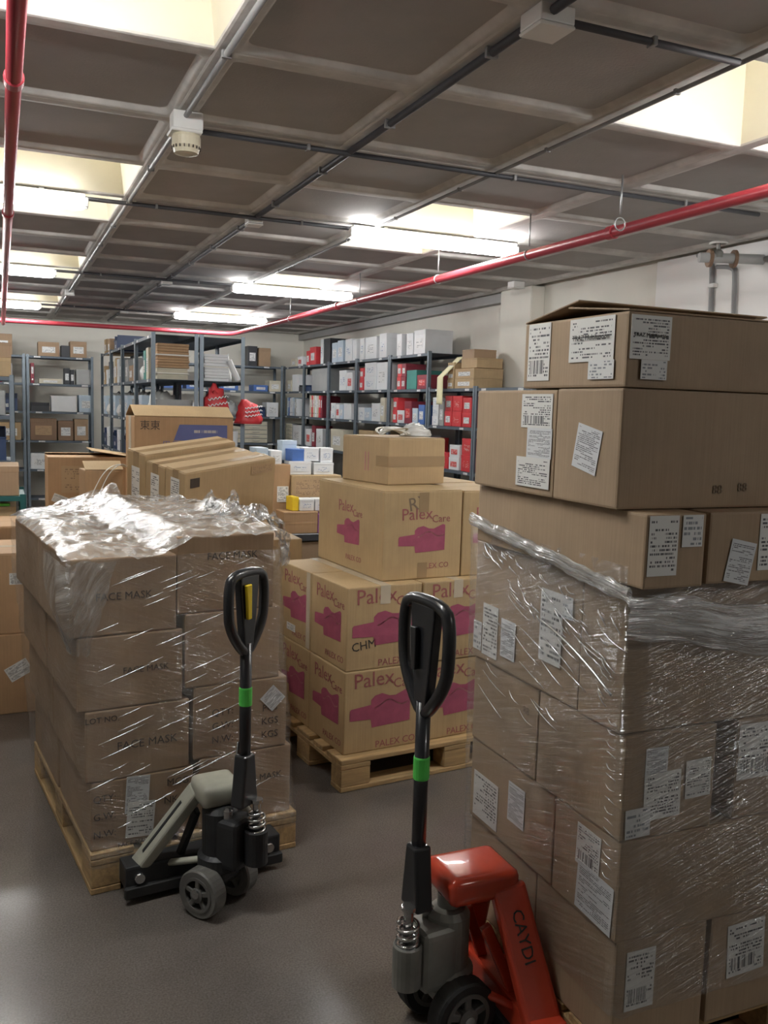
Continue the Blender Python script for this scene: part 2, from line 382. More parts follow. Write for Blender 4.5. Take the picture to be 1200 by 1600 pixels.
def liner_me(wd, ht):
    key = 'lin%.3f' % wd
    if key in RECT: return RECT[key]
    bm = bmesh.new(); t = 0.05
    lo = [(0, 0), (wd, 0), (wd, ht), (0, ht)]; hi = [(t, t), (wd - t, t), (wd - t, ht - t), (t, ht - t)]
    a = [bm.verts.new((x, y, 0.012)) for x, y in lo]; b = [bm.verts.new((x, y, 0.40)) for x, y in hi]
    for j in range(4): bm.faces.new((a[j], a[(j + 1) % 4], b[(j + 1) % 4], b[j]))
    bm.faces.new(b)
    RECT[key] = to_me(bm, 'coffer_cream'); return RECT[key]
for i, (xa, xb) in enumerate(zip(GX, GX[1:])):
    for j, (ya, yb) in enumerate(zip(GY, GY[1:])):
        if ya < YN + 0.2 or yb > YB: continue
        M = Matrix.Translation((xa + RW, ya + RW, ZC)); wd, ht = xb - xa - 2 * RW, yb - ya - 2 * RW
        if (i, j) in OPEN: obj('coffer_liner', liner_me(wd, ht), None, ceil, M)
        else: obj('ceiling_panel', panel_me(wd, ht), None, ceil, M)

# ------------------------------------------------------------------ lamps
def lamp(x0, y, z, label, L=1.30):
    t = thing('fluorescent_lamp', label, 'lamp', (x0 + L / 2, y, z), 0, 'fluorescent ceiling lamps')
    obj('housing', box_me(-L / 2, L / 2, -0.05, 0.05, 0.035, 0.05, 'plastic_white', 0.004), None, t)
    bm = bmesh.new(); n = 12; rings = []
    for x, s in ((-L / 2, 0.55), (-L / 2 + 0.012, 0.85), (-L / 2 + 0.04, 1.0), (L / 2 - 0.04, 1.0), (L / 2 - 0.012, 0.85), (L / 2, 0.55)):
        rings.append([bm.verts.new((x, 0.078 * s * math.cos(a), 0.0 + 0.045 * s * math.sin(a))) for a in [2 * PI * k / n for k in range(n)]])
    for a, b in zip(rings, rings[1:]):
        for k in range(n): f = bm.faces.new((a[k], a[(k + 1) % n], b[(k + 1) % n], b[k])); f.smooth = True
    bm.faces.new(rings[0]); bm.faces.new(rings[-1]); bmesh.ops.recalc_face_normals(bm, faces=bm.faces[:])
    obj('diffuser', to_me(bm, 'lamp_glow'), None, t)
    for s in (-1, 1):
        e = obj('end_cap', box_me(-0.014, 0.014, -0.045, 0.045, -0.028, 0.03, 'plastic_white', 0.006), None, t); e.location = (s * (L / 2 + 0.004), 0, 0)
        obj('mounting_bracket', box_me(s * 0.4 - 0.015, s * 0.4 + 0.015, -0.03, 0.03, 0.0505, 0.06, 'galvanised'), None, t)
names = {1: 'nearest the viewer', 2: 'second along its row', 3: 'third along its row', 4: 'farthest along its row'}
for k, y in enumerate(lampY):
    if k == 0:  # unseen fill lamp, added to brighten the camera-facing sides of the right-hand stack
        lamp(2.6, y, ZC - 0.06, 'added short fill lamp out of view behind the viewer', 0.62); continue
    lamp(-0.80, y, ZC - 0.06, 'glowing fluorescent lamp in the left row of open ceiling coffers, ' + names[k])
    lamp(2.60 if k == 1 else 2.24, y, ZC - 0.06, 'glowing fluorescent lamp in the right row of open ceiling coffers, ' + names[k])

# ------------------------------------------------------------------ conduits, boxes, detector
def conduit(pts, r, mat, label, clips=True):
    t = thing('conduit', label, 'conduit', (0, 0, 0), 0, 'ceiling conduits')
    obj('tube', tube_me(pts, r, mat, 8), None, t)
    if clips:
        a, b = Vector(pts[0]), Vector(pts[-1]); d = (b - a); n = max(1, int(d.length / 0.86)); me = box_me(-0.008, 0.008, -r * 1.5, r * 1.5, -r * 1.15, r * 1.15, 'conduit_pale', 0.002)
        for k in range(n):
            p = a + d * ((k + 0.5) / n); o = obj('saddle_clip', me, None, t); o.location = p; o.rotation_euler = (0, 0, math.atan2(d.y, d.x))
zc = ZC - 0.021
conduit([(0.76, 2.0, zc), (0.76, 4.12, zc), (0.755, 8, zc), (0.76, 14.2, zc)], 0.012, 'conduit_pale', 'grey conduit along the ceiling under the smoke detector')
conduit([(1.585, -2, zc), (1.58, 6, zc), (1.575, 14.8, zc)], 0.016, 'conduit_dark', 'dark conduit along the ceiling between the two lamp rows')
conduit([(2.39, -2, zc), (2.39, 6, zc), (2.39, 14.8, zc)], 0.009, 'conduit_pale', 'thin pale conduit along the ceiling beside the right lamp row')
conduit([(1.62, GY[10], zc - 0.01), (2.36, GY[10], zc - 0.01)], 0.013, 'conduit_dark', 'dark cross conduit running to the nearest right lamp')
conduit([(0.80, GY[12], zc - 0.01), (4.2, GY[12], zc - 0.01)], 0.013, 'conduit_dark', 'dark cross conduit beside the smoke detector')
conduit([(0.45, GY[14], zc - 0.01), (2.36, GY[14], zc - 0.01)], 0.013, 'conduit_dark', 'dark cross conduit joining the second pair of lamps')
conduit([(0.45, GY[18], zc - 0.01), (2.36, GY[18], zc - 0.01)], 0.013, 'conduit_dark', 'dark cross conduit joining the third pair of lamps')
conduit([(0.45, GY[22], zc - 0.01), (2.36, GY[22], zc - 0.01)], 0.013, 'conduit_dark', 'dark cross conduit joining the farthest pair of lamps')
def jbox(x, y, label, s=0.05):
    t = thing('junction_box', label, 'junction box', (x, y, ZC), 0, 'ceiling junction boxes')
    obj('body', box_me(-s, s, -s, s, -0.055, -0.001, 'plastic_white', 0.006, 2), None, t)
    obj('lid', box_me(-s * 1.04, s * 1.04, -s * 1.04, s * 1.04, -0.067, -0.0555, 'plastic_white', 0.004), None, t)
jbox(1.60, 2.545, 'white junction box on ceiling near the top of the picture', 0.062)
jbox(1.58, GY[14] + 0.09, 'white junction box on the dark conduit between the second pair of lamps')
jbox(1.58, GY[18] + 0.1, 'white junction box on the dark conduit between the third pair of lamps')
jbox(0.76, GY[20] + 0.1, 'white junction box at the far end of the grey conduit')
jbox(1.58, GY[22] + 0.1, 'white junction box on the dark conduit between the farthest pair of lamps')
jbox(4.6, GY[16], 'white junction box at the ceiling edge above the pilaster', 0.06)
t = thing('smoke_detector', 'cream smoke detector on a white base below the ceiling conduit', 'smoke detector', (0.77, 4.11, ZC))
obj('mounting_box', box_me(-0.065, 0.065, -0.05, 0.05, -0.075, 0.0, 'plastic_white', 0.008, 2), None, t)
obj('base', box_me(-0.075, 0.06, -0.06, 0.06, -0.09, -0.0755, 'plastic_white', 0.004), None, t)
o = obj('sensor_head', lathe_me([(0.058, 0.0), (0.062, -0.012), (0.062, -0.05), (0.056, -0.062), (0.052, -0.078), (0.03, -0.082)], 'plastic_cream', 24), None, t); o.location = (0, 0, -0.09)
vm = box_me(-0.002, 0.002, -0.004, 0.0, -0.012, 0.0, 'ink_brown')
for k in range(20):
    a = 2 * PI * k / 20; q = obj('vent_slot', vm, None, o, Matrix.Rotation(a, 4, 'Z') @ Matrix.Translation((0, -0.0595, -0.05)))

# ------------------------------------------------------------------ red sprinkler pipes
def pipe(pts, r, label, joints=()):
    t = thing('sprinkler_pipe', label, 'pipe', (0, 0, 0), 0, 'red sprinkler pipes')
    obj('pipe_run', tube_me(pts, r, 'red_pipe_paint', 16), None, t)
    for p, ax in joints:
        o = obj('coupling', lathe_me([(r * 1.05, -0.03), (r * 1.25, -0.026), (r * 1.25, 0.026), (r * 1.05, 0.03)], 'red_pipe_paint', 16, ax), None, t); o.location = p
    return t
PZ, PY, PX = 2.65, 13.0, 3.12
pl = pipe([(0.055, -3, 2.6), (0.055, 12.9, 2.6)], 0.024, 'red sprinkler pipe under the ceiling passing the left lamp row', [((0.055, 3.05, 2.6), 'y'), ((0.055, 5.2, 2.6), 'y')])
pr_ = pipe(smooth_path([(PX, -3, PZ), (PX, 12.0, PZ), (PX, 12.85, PZ), (PX - 0.1, PY, PZ), (PX - 0.3, PY, PZ), (-3.0, PY, PZ)], 2), 0.03, 'red sprinkler pipe along the right lamp row turning across the far wall', [((PX, 4.2, PZ), 'y'), ((PX, 8.6, PZ), 'y')])
for y, on in ((4.0, 0), (5.05, 1), (6.35, 1), (8.0, 1), (10.2, 1)):
    x = PX if on else 3.02
    t = thing('pipe_hanger', 'small galvanised pipe hanger on a rod, %s along the right red pipe' % {4.0: 'nearest', 5.05: 'second', 6.35: 'third', 8.0: 'fourth', 10.2: 'fifth'}[y], 'hanger', (x, y, ZC), 0, 'pipe hangers')
    zb = PZ + 0.03 - ZC
    obj('rod', tube_me([(0, 0, 0), (0, 0, zb + 0.02)], 0.005, 'galvanised', 6), None, t)
    obj('clamp', tube_me([(0.0, 0, zb - 0.03) + 0 * Vector() if False else (0.033 * math.cos(a), 0, zb - 0.03 + 0.033 * math.sin(a)) for a in [2 * PI * k / 16 for k in range(16)]], 0.004, 'galvanised', 6, closed=True), None, t)
# pipes and valve on the white wall
t = thing('wall_conduit', 'grey conduit bending down the white wall lining on the right', 'conduit', (XW - 0.055, 5.36, 0))
obj('tube', tube_me(smooth_path([(-0.02, 0.18, ZC - 0.02), (-0.02, 0.08, ZC - 0.03), (-0.02, 0.0, ZC - 0.12), (-0.02, 0.0, 1.0)], 3), 0.018, 'conduit_pale', 10), None, t)
obj('saddle_clip', box_me(-0.042, 0, -0.03, 0.03, 2.62, 2.65, 'plastic_white', 0.003), None, t)
t = thing('wall_conduit', 'second grey conduit on the white wall beside the valve pipe', 'conduit', (XW - 0.055, 5.13, 0))
obj('tube', tube_me(smooth_path([(-0.02, 0.2, ZC - 0.13), (-0.02, 0.06, ZC - 0.15), (-0.02, 0.0, ZC - 0.2), (-0.02, 0.0, 1.0)], 3), 0.016, 'conduit_pale', 10), None, t)
t = thing('pipe_valve', 'brownish pipe valve with pale wheel under the ceiling by white wall', 'valve', (4.62, 5.0, ZC - 0.14))
obj('pipe_run', tube_me([(-0.12, 0.05, 0), (0.3, -0.12, 0.0)], 0.034, 'wall_grey', 14), None, t)
for q in (-0.04, 0.12): 
    o = obj('flange', lathe_me([(0.06, -0.012), (0.062, -0.01), (0.062, 0.01), (0.06, 0.012)], 'card_dark', 18, 'x'), None, t); o.location = (q, 0.02 - q * 0.4, 0); o.rotation_euler = (0, 0, -0.38)
obj('bonnet', lathe_me([(0.04, 0.0), (0.035, 0.04), (0.015, 0.06), (0.015, 0.1)], 'grey_cast', 14), None, t)
o = obj('hand_wheel', tube_me([(0.055 * math.cos(a), 0.055 * math.sin(a), 0.1) for a in [2 * PI * k / 16 for k in range(16)]], 0.009, 'plastic_white', 8, closed=True), None, t)
obj('wall_pipe', tube_me([(0.29, -0.115, 0), (0.32, -0.8, 0)], 0.02, 'wall_grey', 10), None, t)

# ------------------------------------------------------------------ cartons
CARTON = {}
def carton_me(size, mat, seed=0):
    key = (tuple(round(s, 4) for s in size), mat, seed % 4)
    if key in CARTON: return CARTON[key]
    sx, sy, sz = size; bm = bmesh.new(); rnd = random.Random(seed * 13 + 5)
    bm_box(bm, -sx / 2, sx / 2, -sy / 2, sy / 2, 0, sz, min(0.006, min(size) * 0.04), 2)
    CARTON[key] = to_me(bm, mat); return CARTON[key]
def carton(label, loc, size, mat, rz=0.0, prints=(), tape=None, flaps=False, cat='carton', group=None, name='carton', seed=None):
    """loc = centre of the base. prints: ('lab', face, u, v, w, h, mat, rot) | ('txt', face, u, v, size, text, mat, rot) | ('poly', face, u, v, pts, mat, part_name)"""
    t = thing(name, label, cat, loc, rz, group)
    sx, sy, sz = size
    body = obj('body', carton_me(size, mat, seed if seed is not None else random.randint(0, 3)), None, t)
    if flaps:
        g = 0.002
        a = obj('flap', box_me(-sx / 2 + 0.004, sx / 2 - 0.004, -sy / 2 + 0.004, -g, 0, 0.004, mat, 0.0012), None, t, Matrix.Translation((0, 0, sz - 0.0005)) @ Matrix.Rotation(0.0, 4, 'X'))
        b = obj('flap', box_me(-sx / 2 + 0.004, sx / 2 - 0.004, g, sy / 2 - 0.004, 0, 0.004, mat, 0.0012), None, t, Matrix.Translation((0, 0, sz - 0.0005)))
    if tape:      # tape = (material, along 'x' or 'y', width)
        tm, ax, tw = tape; z = sz + (0.0038 if flaps else 0.0005)
        if ax == 'x': obj('tape', box_me(-sx / 2 - 0.001, sx / 2 + 0.001, -tw / 2, tw / 2, z, z + 0.0006, tm), None, t)
        else: obj('tape', box_me(-tw / 2, tw / 2, -sy / 2 - 0.001, sy / 2 + 0.001, z, z + 0.0006, tm), None, t)
        for f in (('L', 'R') if ax == 'x' else ('F', 'B')):
            obj('tape', rect_me(tw, sz * 0.22, tm), None, t, face_M(size, f, 0, sz * 0.39, 0, 0.0006))
    nl = 0
    for p in prints:
        if p[0] == 'lab': nl += 1
        if p[0] == 'lab': obj('shipping_label', rect_me(p[4], p[5], p[6]), None, t, face_M(size, p[1], p[2], p[3], p[7] if len(p) > 7 else 0, 0.0006 + 0.0009 * nl))
        elif p[0] == 'tape': obj('tape', rect_me(p[4], p[5], p[6]), None, t, face_M(size, p[1], p[2], p[3], 0, 0.0006))
        elif p[0] == 'txt': obj('printed_text', text_me(p[5], p[4], p[6]), None, t, face_M(size, p[1], p[2], p[3], p[7] if len(p) > 7 else 0, 0.0008 + 0.001 * nl, p[8] if len(p) > 8 else (1, 1)))
        elif p[0] == 'poly': obj(p[6], poly_me(p[4], p[5]), None, t, face_M(size, p[1], p[2], p[3], 0, 0.0007))
    return t

# ------------------------------------------------------------------ pallets
def pallet(label, loc, rz, LX, LY):
    """LX = length along the deck boards (local x), LY = width; origin at one lower corner"""
    t = thing('wooden_pallet', label, 'pallet', loc, rz)
    def brd(n, x0, x1, y0, y1, z0, z1): obj(n, box_me(x0, x1, y0, y1, z0, z1, 'pallet_wood', 0.003), None, t)
    bw = 0.10
    ys = [(0, bw), (LY / 2 - 0.0725, LY / 2 + 0.0725), (LY - bw, LY)]; xs = [(0, 0.145), (LX / 2 - 0.0725, LX / 2 + 0.0725), (LX - 0.145, LX)]
    for y0, y1 in ys: brd('bottom_board', 0, LX, y0, y1, 0, 0.022)
    for y0, y1 in ys:
        for x0, x1 in xs: brd('block', x0 + 0.001, x1 - 0.001, y0 + 0.001, y1 - 0.001, 0.0225, 0.1)
    for x0, x1 in xs: brd('stringer_board', x0, x1, 0, LY, 0.1005, 0.122)
    n = 5; gap = (LY - 3 * 0.145 - 2 * 0.1) / 4
    y = 0
    for k in range(n):
        wd = 0.145 if k % 2 == 0 else 0.1
        brd('deck_board', 0, LX, y, y + wd, 0.1225, 0.144); y += wd + gap
    return t
def loc_frame(o, ang):
    c, s = math.cos(ang), math.sin(ang)
    return lambda x, y, z=0.0: (o[0] + c * x - s * y, o[1] + s * x + c * y, z)

# ------------------------------------------------------------------ wrapped pallet on the left
AL = math.radians(7.0); FL = loc_frame((0.25, 2.97), AL); WL = 0.75; DL = 1.14
# deck boards run into the depth: local x = depth
pallet('light wooden pallet under the film-wrapped cartons with the grey pallet truck', FL(WL, 0), AL + PI / 2, DL, WL)
PT = 0.1445
lay_h = [0.262, 0.258, 0.265, 0.262]
lname = ['bottom', 'second', 'third', 'top']
INK = 'ink_brown'
def L_prints(k, c):
    P = []
    if (k, c) == (0, 0):
        P = [('lab', 'F', -0.02, 0.055, 0.08, 0.13, 'label_scan', -0.06), ('lab', 'F', -0.01, -0.035, 0.095, 0.125, 'label_text', -0.08)]
        for i, (a, b) in enumerate((('QTY:', 'MCG'), ('G.W:', 'NKGR'), ('N.W:', 'KGS'))):
            P += [('txt', 'F', -0.13, 0.06 - 0.062 * i, 0.034, a, INK), ('txt', 'F', 0.12, 0.075 - 0.062 * i, 0.036, b, INK)]
        P += [('txt', 'F', -0.03, -0.115, 0.022, 'FACE MASK', INK)]
    elif (k, c) == (1, 0): P = [('txt', 'F', 0.03, -0.01, 0.04, 'FACE MASK', INK), ('txt', 'F', -0.12, 0.09, 0.028, 'LOT NO.', INK)]
    elif (k, c) == (2, 1):
        pass
    elif (k, c) == (1, 1):
        for i, (a, b) in enumerate((('QTY:', 'PCS'), ('G.W:', 'KGS'), ('N.W:', 'KGS'))):
            P += [('txt', 'F', -0.07, 0.03 - 0.05 * i, 0.036, a, INK), ('txt', 'F', 0.11, 0.02 - 0.05 * i, 0.036, b, INK)]
        P += [('lab', 'F', 0.12, 0.055, 0.07, 0.07, 'label_scan', 0.75)]
    elif (k, c) == (0, 1): P = [('txt', 'F', 0.05, 0.02, 0.035, 'FACE MASK', INK)]
    elif (k, c) == (3, 1): P = [('txt', 'F', 0.02, 0.06, 0.036, 'FACE MASK', INK)]
    elif (k, c) == (3, 0): P = [('txt', 'F', 0.0, 0.0, 0.036, 'FACE MASK', INK)]
    elif (k, c) == (2, 0): P = [('txt', 'F', 0.05, 0.0, 0.03, 'FACE MASK', INK)]
    return P
LH = ([0.240, 0.245, 0.250, 0.258], [0.258, 0.262, 0.264, 0.268])
DXL = (0.0, -0.018, -0.040, -0.065)
for c in range(2):
    z = PT
    for k in range(4):
        h = LH[c][k]; wd, dep = 0.352, 0.545
        for d in range(2):
            x = DXL[k] + 0.005 + wd / 2 + c * (wd + (0.018 if k < 2 else 0.006)); y = 0.015 + dep / 2 + d * (dep + 0.03)
            lab = 'brown face mask carton, %s layer, %s column, %s row, left pallet' % (lname[k], ('left', 'right')[c], ('front', 'rear')[d])
            carton(lab, FL(x, y, z), (wd, dep, h), 'card_brown', AL + (0.006 if (k + c) % 2 else -0.004), L_prints(k, c) if d == 0 else (), group='face mask cartons')
        z += h + 0.0006
ZTL = PT + sum(LH[0]) + 0.004; ZTR = PT + sum(LH[1]) + 0.004
def wrap_me(x0, x1, y0, y1, zs, mat, amp, offs, seed, nper=26, skew=None):
    """film shell: rounded rectangle rings; offs(z) -> (dx_left, dx_right, dy_front, dy_back)"""
    bm = bmesh.new(); uvl = bm.loops.layers.uv.new('UVMap'); rings = []; r = 0.02
    for z in zs:
        a, b, c, d = offs(z); X0, X1, Y0, Y1 = x0 - a, x1 + b, y0 - c, y1 + d
        base = []
        for (px, py, qx, qy, nx, ny) in ((X0 + r, Y0, X1 - r, Y0, 0, -1), (X1, Y0 + r, X1, Y1 - r, 1, 0), (X1 - r, Y1, X0 + r, Y1, 0, 1), (X0, Y1 - r, X0, Y0 + r, -1, 0)):
            for k in range(nper + 1):
                t = k / nper; base.append((px + (qx - px) * t, py + (qy - py) * t, nx, ny))
        ring = []; peri = 0.0; last = None
        for (x, y, nx, ny) in base:
            if last is not None: peri += math.hypot(x - last[0], y - last[1])
            last = (x, y)
            q = noise.noise(Vector((peri * 5.0 + seed, z * 22.0 + peri * 7.0, seed))) * amp + noise.noise(Vector((peri * 17.0, z * 60.0 + peri * 18.0, seed + 5))) * amp * 0.45
            q = abs(q)
            ring.append((bm.verts.new((x + nx * q, y + ny * q, z + 0.25 * amp * noise.noise(Vector((peri * 6, z * 5, seed + 9))))), peri))
        rings.append((ring, z))
    for (ra, za), (rb, zb) in zip(rings, rings[1:]):
        n = len(ra)
        for j in range(n):
            i2 = (j + 1) % n
            f = bm.faces.new((ra[j][0], ra[i2][0], rb[i2][0], rb[j][0])); f.smooth = True
            ua, ub = ra[j][1], (ra[i2][1] if i2 else ra[j][1] + 0.02)
            for l, uv in zip(f.loops, ((ua, za), (ub, za), (ub, zb), (ua, zb))): l[uvl].uv = uv
    return to_me(bm, mat)
def sheet_me(fn, nu, nv, mat, uvs=(1, 1)):
    bm = bmesh.new(); uvl = bm.loops.layers.uv.new('UVMap')
    g = [[bm.verts.new(fn(i / nu, j / nv)) for i in range(nu + 1)] for j in range(nv + 1)]
    for j in range(nv):
        for i in range(nu):
            f = bm.faces.new((g[j][i], g[j][i + 1], g[j + 1][i + 1], g[j + 1][i])); f.smooth = True
            for l, (a, b) in zip(f.loops, ((i, j), (i + 1, j), (i + 1, j + 1), (i, j + 1))): l[uvl].uv = (a / nu * uvs[0], b / nv * uvs[1])
    return to_me(bm, mat)
NZ = lambda x, y, z=0.0: noise.noise(Vector((x, y, z)))
t = thing('stretch_film', 'clear crumpled stretch film around the face mask cartons on the left pallet', 'stretch film', FL(0, 0, 0), AL)
zs = [0.10 + (ZTL - 0.10) * k / 46 for k in range(47)]
def offsL(z):
    f = (z - 0.1) / (ZTL - 0.1)
    left = 0.008 + 0.068 * f + 0.012 * max(0, 1 - abs(f - 0.80) / 0.2)
    fr = 0.012 + (0.02 if f < 0.05 else 0)
    rt = 0.012 - 0.075 * f
    return (left, rt, fr, 0.03)
obj('side_wrap', wrap_me(0.0, 0.735, 0.01, 1.135, zs, 'film_left', 0.018, offsL, 2.0, 30), None, t)
def topL(u, v):
    x = -0.080 + u * 0.75; y = -0.01 + v * 1.17
    e = min(u, 1 - u, v, 1 - v)
    zz = ZTL + (ZTR - ZTL) * min(1, max(0, (u - 0.40) / 0.16)) + 0.012 + 0.026 * abs(NZ(x * 7, y * 6, 3)) + 0.02 * abs(NZ(x * 19, y * 17, 7))
    zz += 0.05 * math.exp(-((u - 0.42) ** 2 / 0.03 + (v - 0.95) ** 2 / 0.02)) + 0.055 * math.exp(-((u - 0.93) ** 2 / 0.004 + (v - 0.42) ** 2 / 0.05)) + 0.03 * math.exp(-((u - 0.1) ** 2 / 0.02 + (v - 0.6) ** 2 / 0.2))
    if e < 0.04: zz -= 0.02 * (1 - e / 0.04)
    return Vector((x + 0.012 * NZ(x * 9, y * 9, 1), y + 0.012 * NZ(x * 9, y * 9, 2), zz))
obj('top_sheet', sheet_me(topL, 44, 60, 'film_top', (0.83, 1.22)), None, t)
def tailL(u, v):
    # loose ragged end hanging over the right-hand edge
    a = u * 0.34; x = 0.655 + 0.20 * math.sin(min(1.0, u * 1.1) * PI / 2) + 0.02 * NZ(u * 7, v * 5, 4); zz = ZTR + 0.045 - 0.24 * u ** 1.7 + 0.03 * NZ(u * 9, v * 9, 8)
    wv = 0.22 * (1 - 0.72 * u)
    y = 0.30 + 0.1 * u + (v - 0.5) * wv + 0.03 * NZ(u * 8, v * 8, 11)
    return Vector((x + 0.02 * NZ(u * 5, v * 6, 2), y, zz + 0.025 * NZ(v * 6, u * 5, 6)))
obj('loose_tail', sheet_me(tailL, 26, 20, 'film_top', (0.4, 0.25)), None, t)
def tuftL(u, v):
    x = 0.54 + 0.14 * u + 0.02 * NZ(u * 9, v * 9, 1); y = 0.45 + 0.05 * NZ(u * 11, v * 7, 2); zz = ZTR + 0.01 + 0.10 * v * (0.55 + 0.45 * math.sin(u * 9)) + 0.02 * NZ(u * 12, v * 12, 5)
    return Vector((x, y, zz))
obj('upright_tuft', sheet_me(tuftL, 20, 10, 'film_top', (0.2, 0.12)), None, t)
def flapL(u, v):
    x = -0.06 + 0.42 * u; y = 0.97 + 0.16 * v + 0.03 * NZ(u * 8, v * 8, 3); zz = ZTL + 0.01 + (0.13 * u + 0.02 * NZ(u * 10, v * 5, 9)) * (0.4 + 0.6 * v)
    return Vector((x, y, zz))
def foldL(u, v):
    a = (u - 0.5) * 2 * (1 - 0.75 * v); zz = ZTL - 0.01 - 0.30 * v; bul = 0.030 * math.sin(min(1, v * 1.05) * PI) + 0.010
    xe = -0.07 + 0.03 * v
    if a < 0: x, y = xe - bul * 0.9, -a * 0.34
    else: x, y = xe + a * 0.16, -0.006 - 0.7 * bul * (1 - a)
    x -= 0.012 * abs(NZ(u * 7, v * 3, 5)); y -= 0.008 * abs(NZ(u * 9, v * 4, 8))
    return Vector((x, y, zz + 0.02 * NZ(u * 5, v * 3, 2)))
obj('loose_fold', sheet_me(foldL, 24, 24, 'film_mid', (0.42, 0.36)), None, t)
rnd = random.Random(9)
for k in range(60):       # raised creases of the film on the front
    x = -0.02 + rnd.random() * 0.52; zz = 0.22 + rnd.random() * 0.88; Ln = 0.04 + rnd.random() * 0.13
    pp = [(x + Ln * i / 6, -0.016 - 0.004 * math.sin(i / 6 * PI), zz + 0.33 * Ln * i / 6 + 0.003 * NZ(k, i)) for i in range(7)]
    obj('film_fold', tube_me(pp, [0.0004 + 0.0014 * math.sin((i + 0.5) / 7 * PI) for i in range(7)], 'film_rope', 6), None, t)
obj('lifted_flap', sheet_me(flapL, 26, 8, 'film_top', (0.42, 0.2)), None, t)
t = thing('carton', 'open-topped brown carton corner sticking out low at the right of the left pallet', 'carton', FL(0.69, 0.06, PT), AL) if False else None

# ------------------------------------------------------------------ palex stack
AP = math.radians(6.0); FP = loc_frame((1.34, 3.50), AP)
pallet('wooden pallet under the stacked tan cartons with pink print', FP(-0.03, -0.05), AP, 1.2, 0.8)
WAVE = [(-0.13, -0.025), (-0.13, 0.012), (-0.125, 0.018), (-0.045, 0.026), (-0.045, 0.044), (-0.03, 0.058), (0.0, 0.064), (0.03, 0.052), (0.055, 0.05), (0.08, 0.06), (0.105, 0.07), (0.118, 0.066), (0.118, -0.052), (-0.04, -0.06), (-0.045, -0.028)]
def palex_prints(face, s=1.0, dv=0.0, hand=False):
    P = [('txt', face, -0.035 * s, 0.118 * s + dv, 0.078 * s, 'Palex', 'ink_rust', 0.03, (1.0, 1.0)), ('txt', face, 0.095 * s, 0.095 * s + dv, 0.05 * s, 'Care', 'ink_rust', 0.03),
         ('poly', face, 0.0, -0.0 + dv, [(a * s, b * s) for a, b in WAVE], 'ink_pink', 'printed_logo'),
         ('txt', face, 0.06 * s, -0.125 * s + dv, 0.036 * s, 'PALEX CO', 'ink_rust', 0.02)]
    ln = []
    for k in range(12): u = -0.03 + 0.14 * k / 11; ln.append((u * s, (0.028 + 0.012 * math.sin(u * 55)) * s))
    ln2 = [(a, b - 0.006 * s) for a, b in reversed(ln)]
    P.append(('poly', face, 0.0, dv, ln + ln2, 'ink_pinkline', 'printed_logo'))
    return P
bw_, bd_, bh_ = 0.372, 0.368, 0.369
zz = PT
for k in range(2):
    for c in range(3):
        for d in range(2):
            P = []
            if d == 0: P += palex_prints('F', 1.22, -0.005)
            if c == 0: P += palex_prints('L', 1.1, -0.005)
            if (k, c, d) == (1, 0, 0): P += [('txt', 'F', -0.10, -0.075, 0.055, 'CHM', 'ink_black', 0.12), ]
            if (k, c, d) == (1, 0, 1): P += [('tape', 'L', 0.15, 0.0, 0.04, bh_ * 0.98, 'tape_clear'), ('lab', 'L', -0.04, -0.12, 0.1, 0.035, 'label_text')]
            carton('tan carton with pink Palex print, %s layer, %s column, %s row of the middle pallet' % (('bottom', 'second')[k], ('left', 'middle', 'right')[c], ('front', 'rear')[d]),
                   FP(0.005 + bw_ / 2 + c * (bw_ + 0.004) + (0.004 if k else 0), bd_ / 2 + d * (bd_ + 0.006) + (0.004 if (c + k) % 2 else 0), zz), (bw_, bd_, bh_), 'card_palex', AP + (0.01 if (c + d) % 2 else -0.004), P,
                   tape=('tape_clear', 'y', 0.05) if k else None, group='Palex cartons')
    zz += bh_ + 0.0012
Z3 = zz
A3 = math.radians(5.0); F3 = loc_frame((1.545, 3.60), A3)
P3 = palex_prints('F', 0.98, -0.02) + [('txt', 'F', -0.03, 0.145, 0.085, 'RY', 'ink_faint', 0.2), ('tape', 'F', 0.0, 0.15, 0.05, 0.09, 'tape_brown'), ('tape', 'F', 0.0, -0.16, 0.05, 0.07, 'tape_brown')] + [p for p in palex_prints('L', 0.98, -0.02)]
carton('large tan carton with pink print carrying the small plain carton', F3(0.205, 0.35, Z3), (0.41, 0.70, 0.40), 'card_palex', A3, P3, flaps=True, group='Palex cartons')
carton('tan Palex carton right of the large one, partly behind the right-hand stack', F3(0.41 + 0.19, 0.20, Z3), (0.37, 0.40, 0.395), 'card_palex', A3 + 0.01, palex_prints('F', 0.98, -0.02), flaps=True, group='Palex cartons')
carton('tan Palex carton at the rear right of the third layer', F3(0.41 + 0.19, 0.62, Z3), (0.37, 0.40, 0.395), 'card_palex', A3, (), flaps=True, group='Palex cartons')
A4 = math.radians(12.0); Z4 = Z3 + 0.405
tc_ = carton('small plain tan carton with brown tape on top of the Palex cartons', (1.80, 4.10, Z4), (0.34, 0.40, 0.22), 'card_tan', A4,
       [('tape', 'F', 0, 0.0, 0.34, 0.05, 'tape_brown'), ('tape', 'L', 0.15, 0.0, 0.1, 0.05, 'tape_brown'), ('txt', 'L', 0.02, 0.0, 0.1, '||', 'ink_pinkline', 0)], flaps=True)
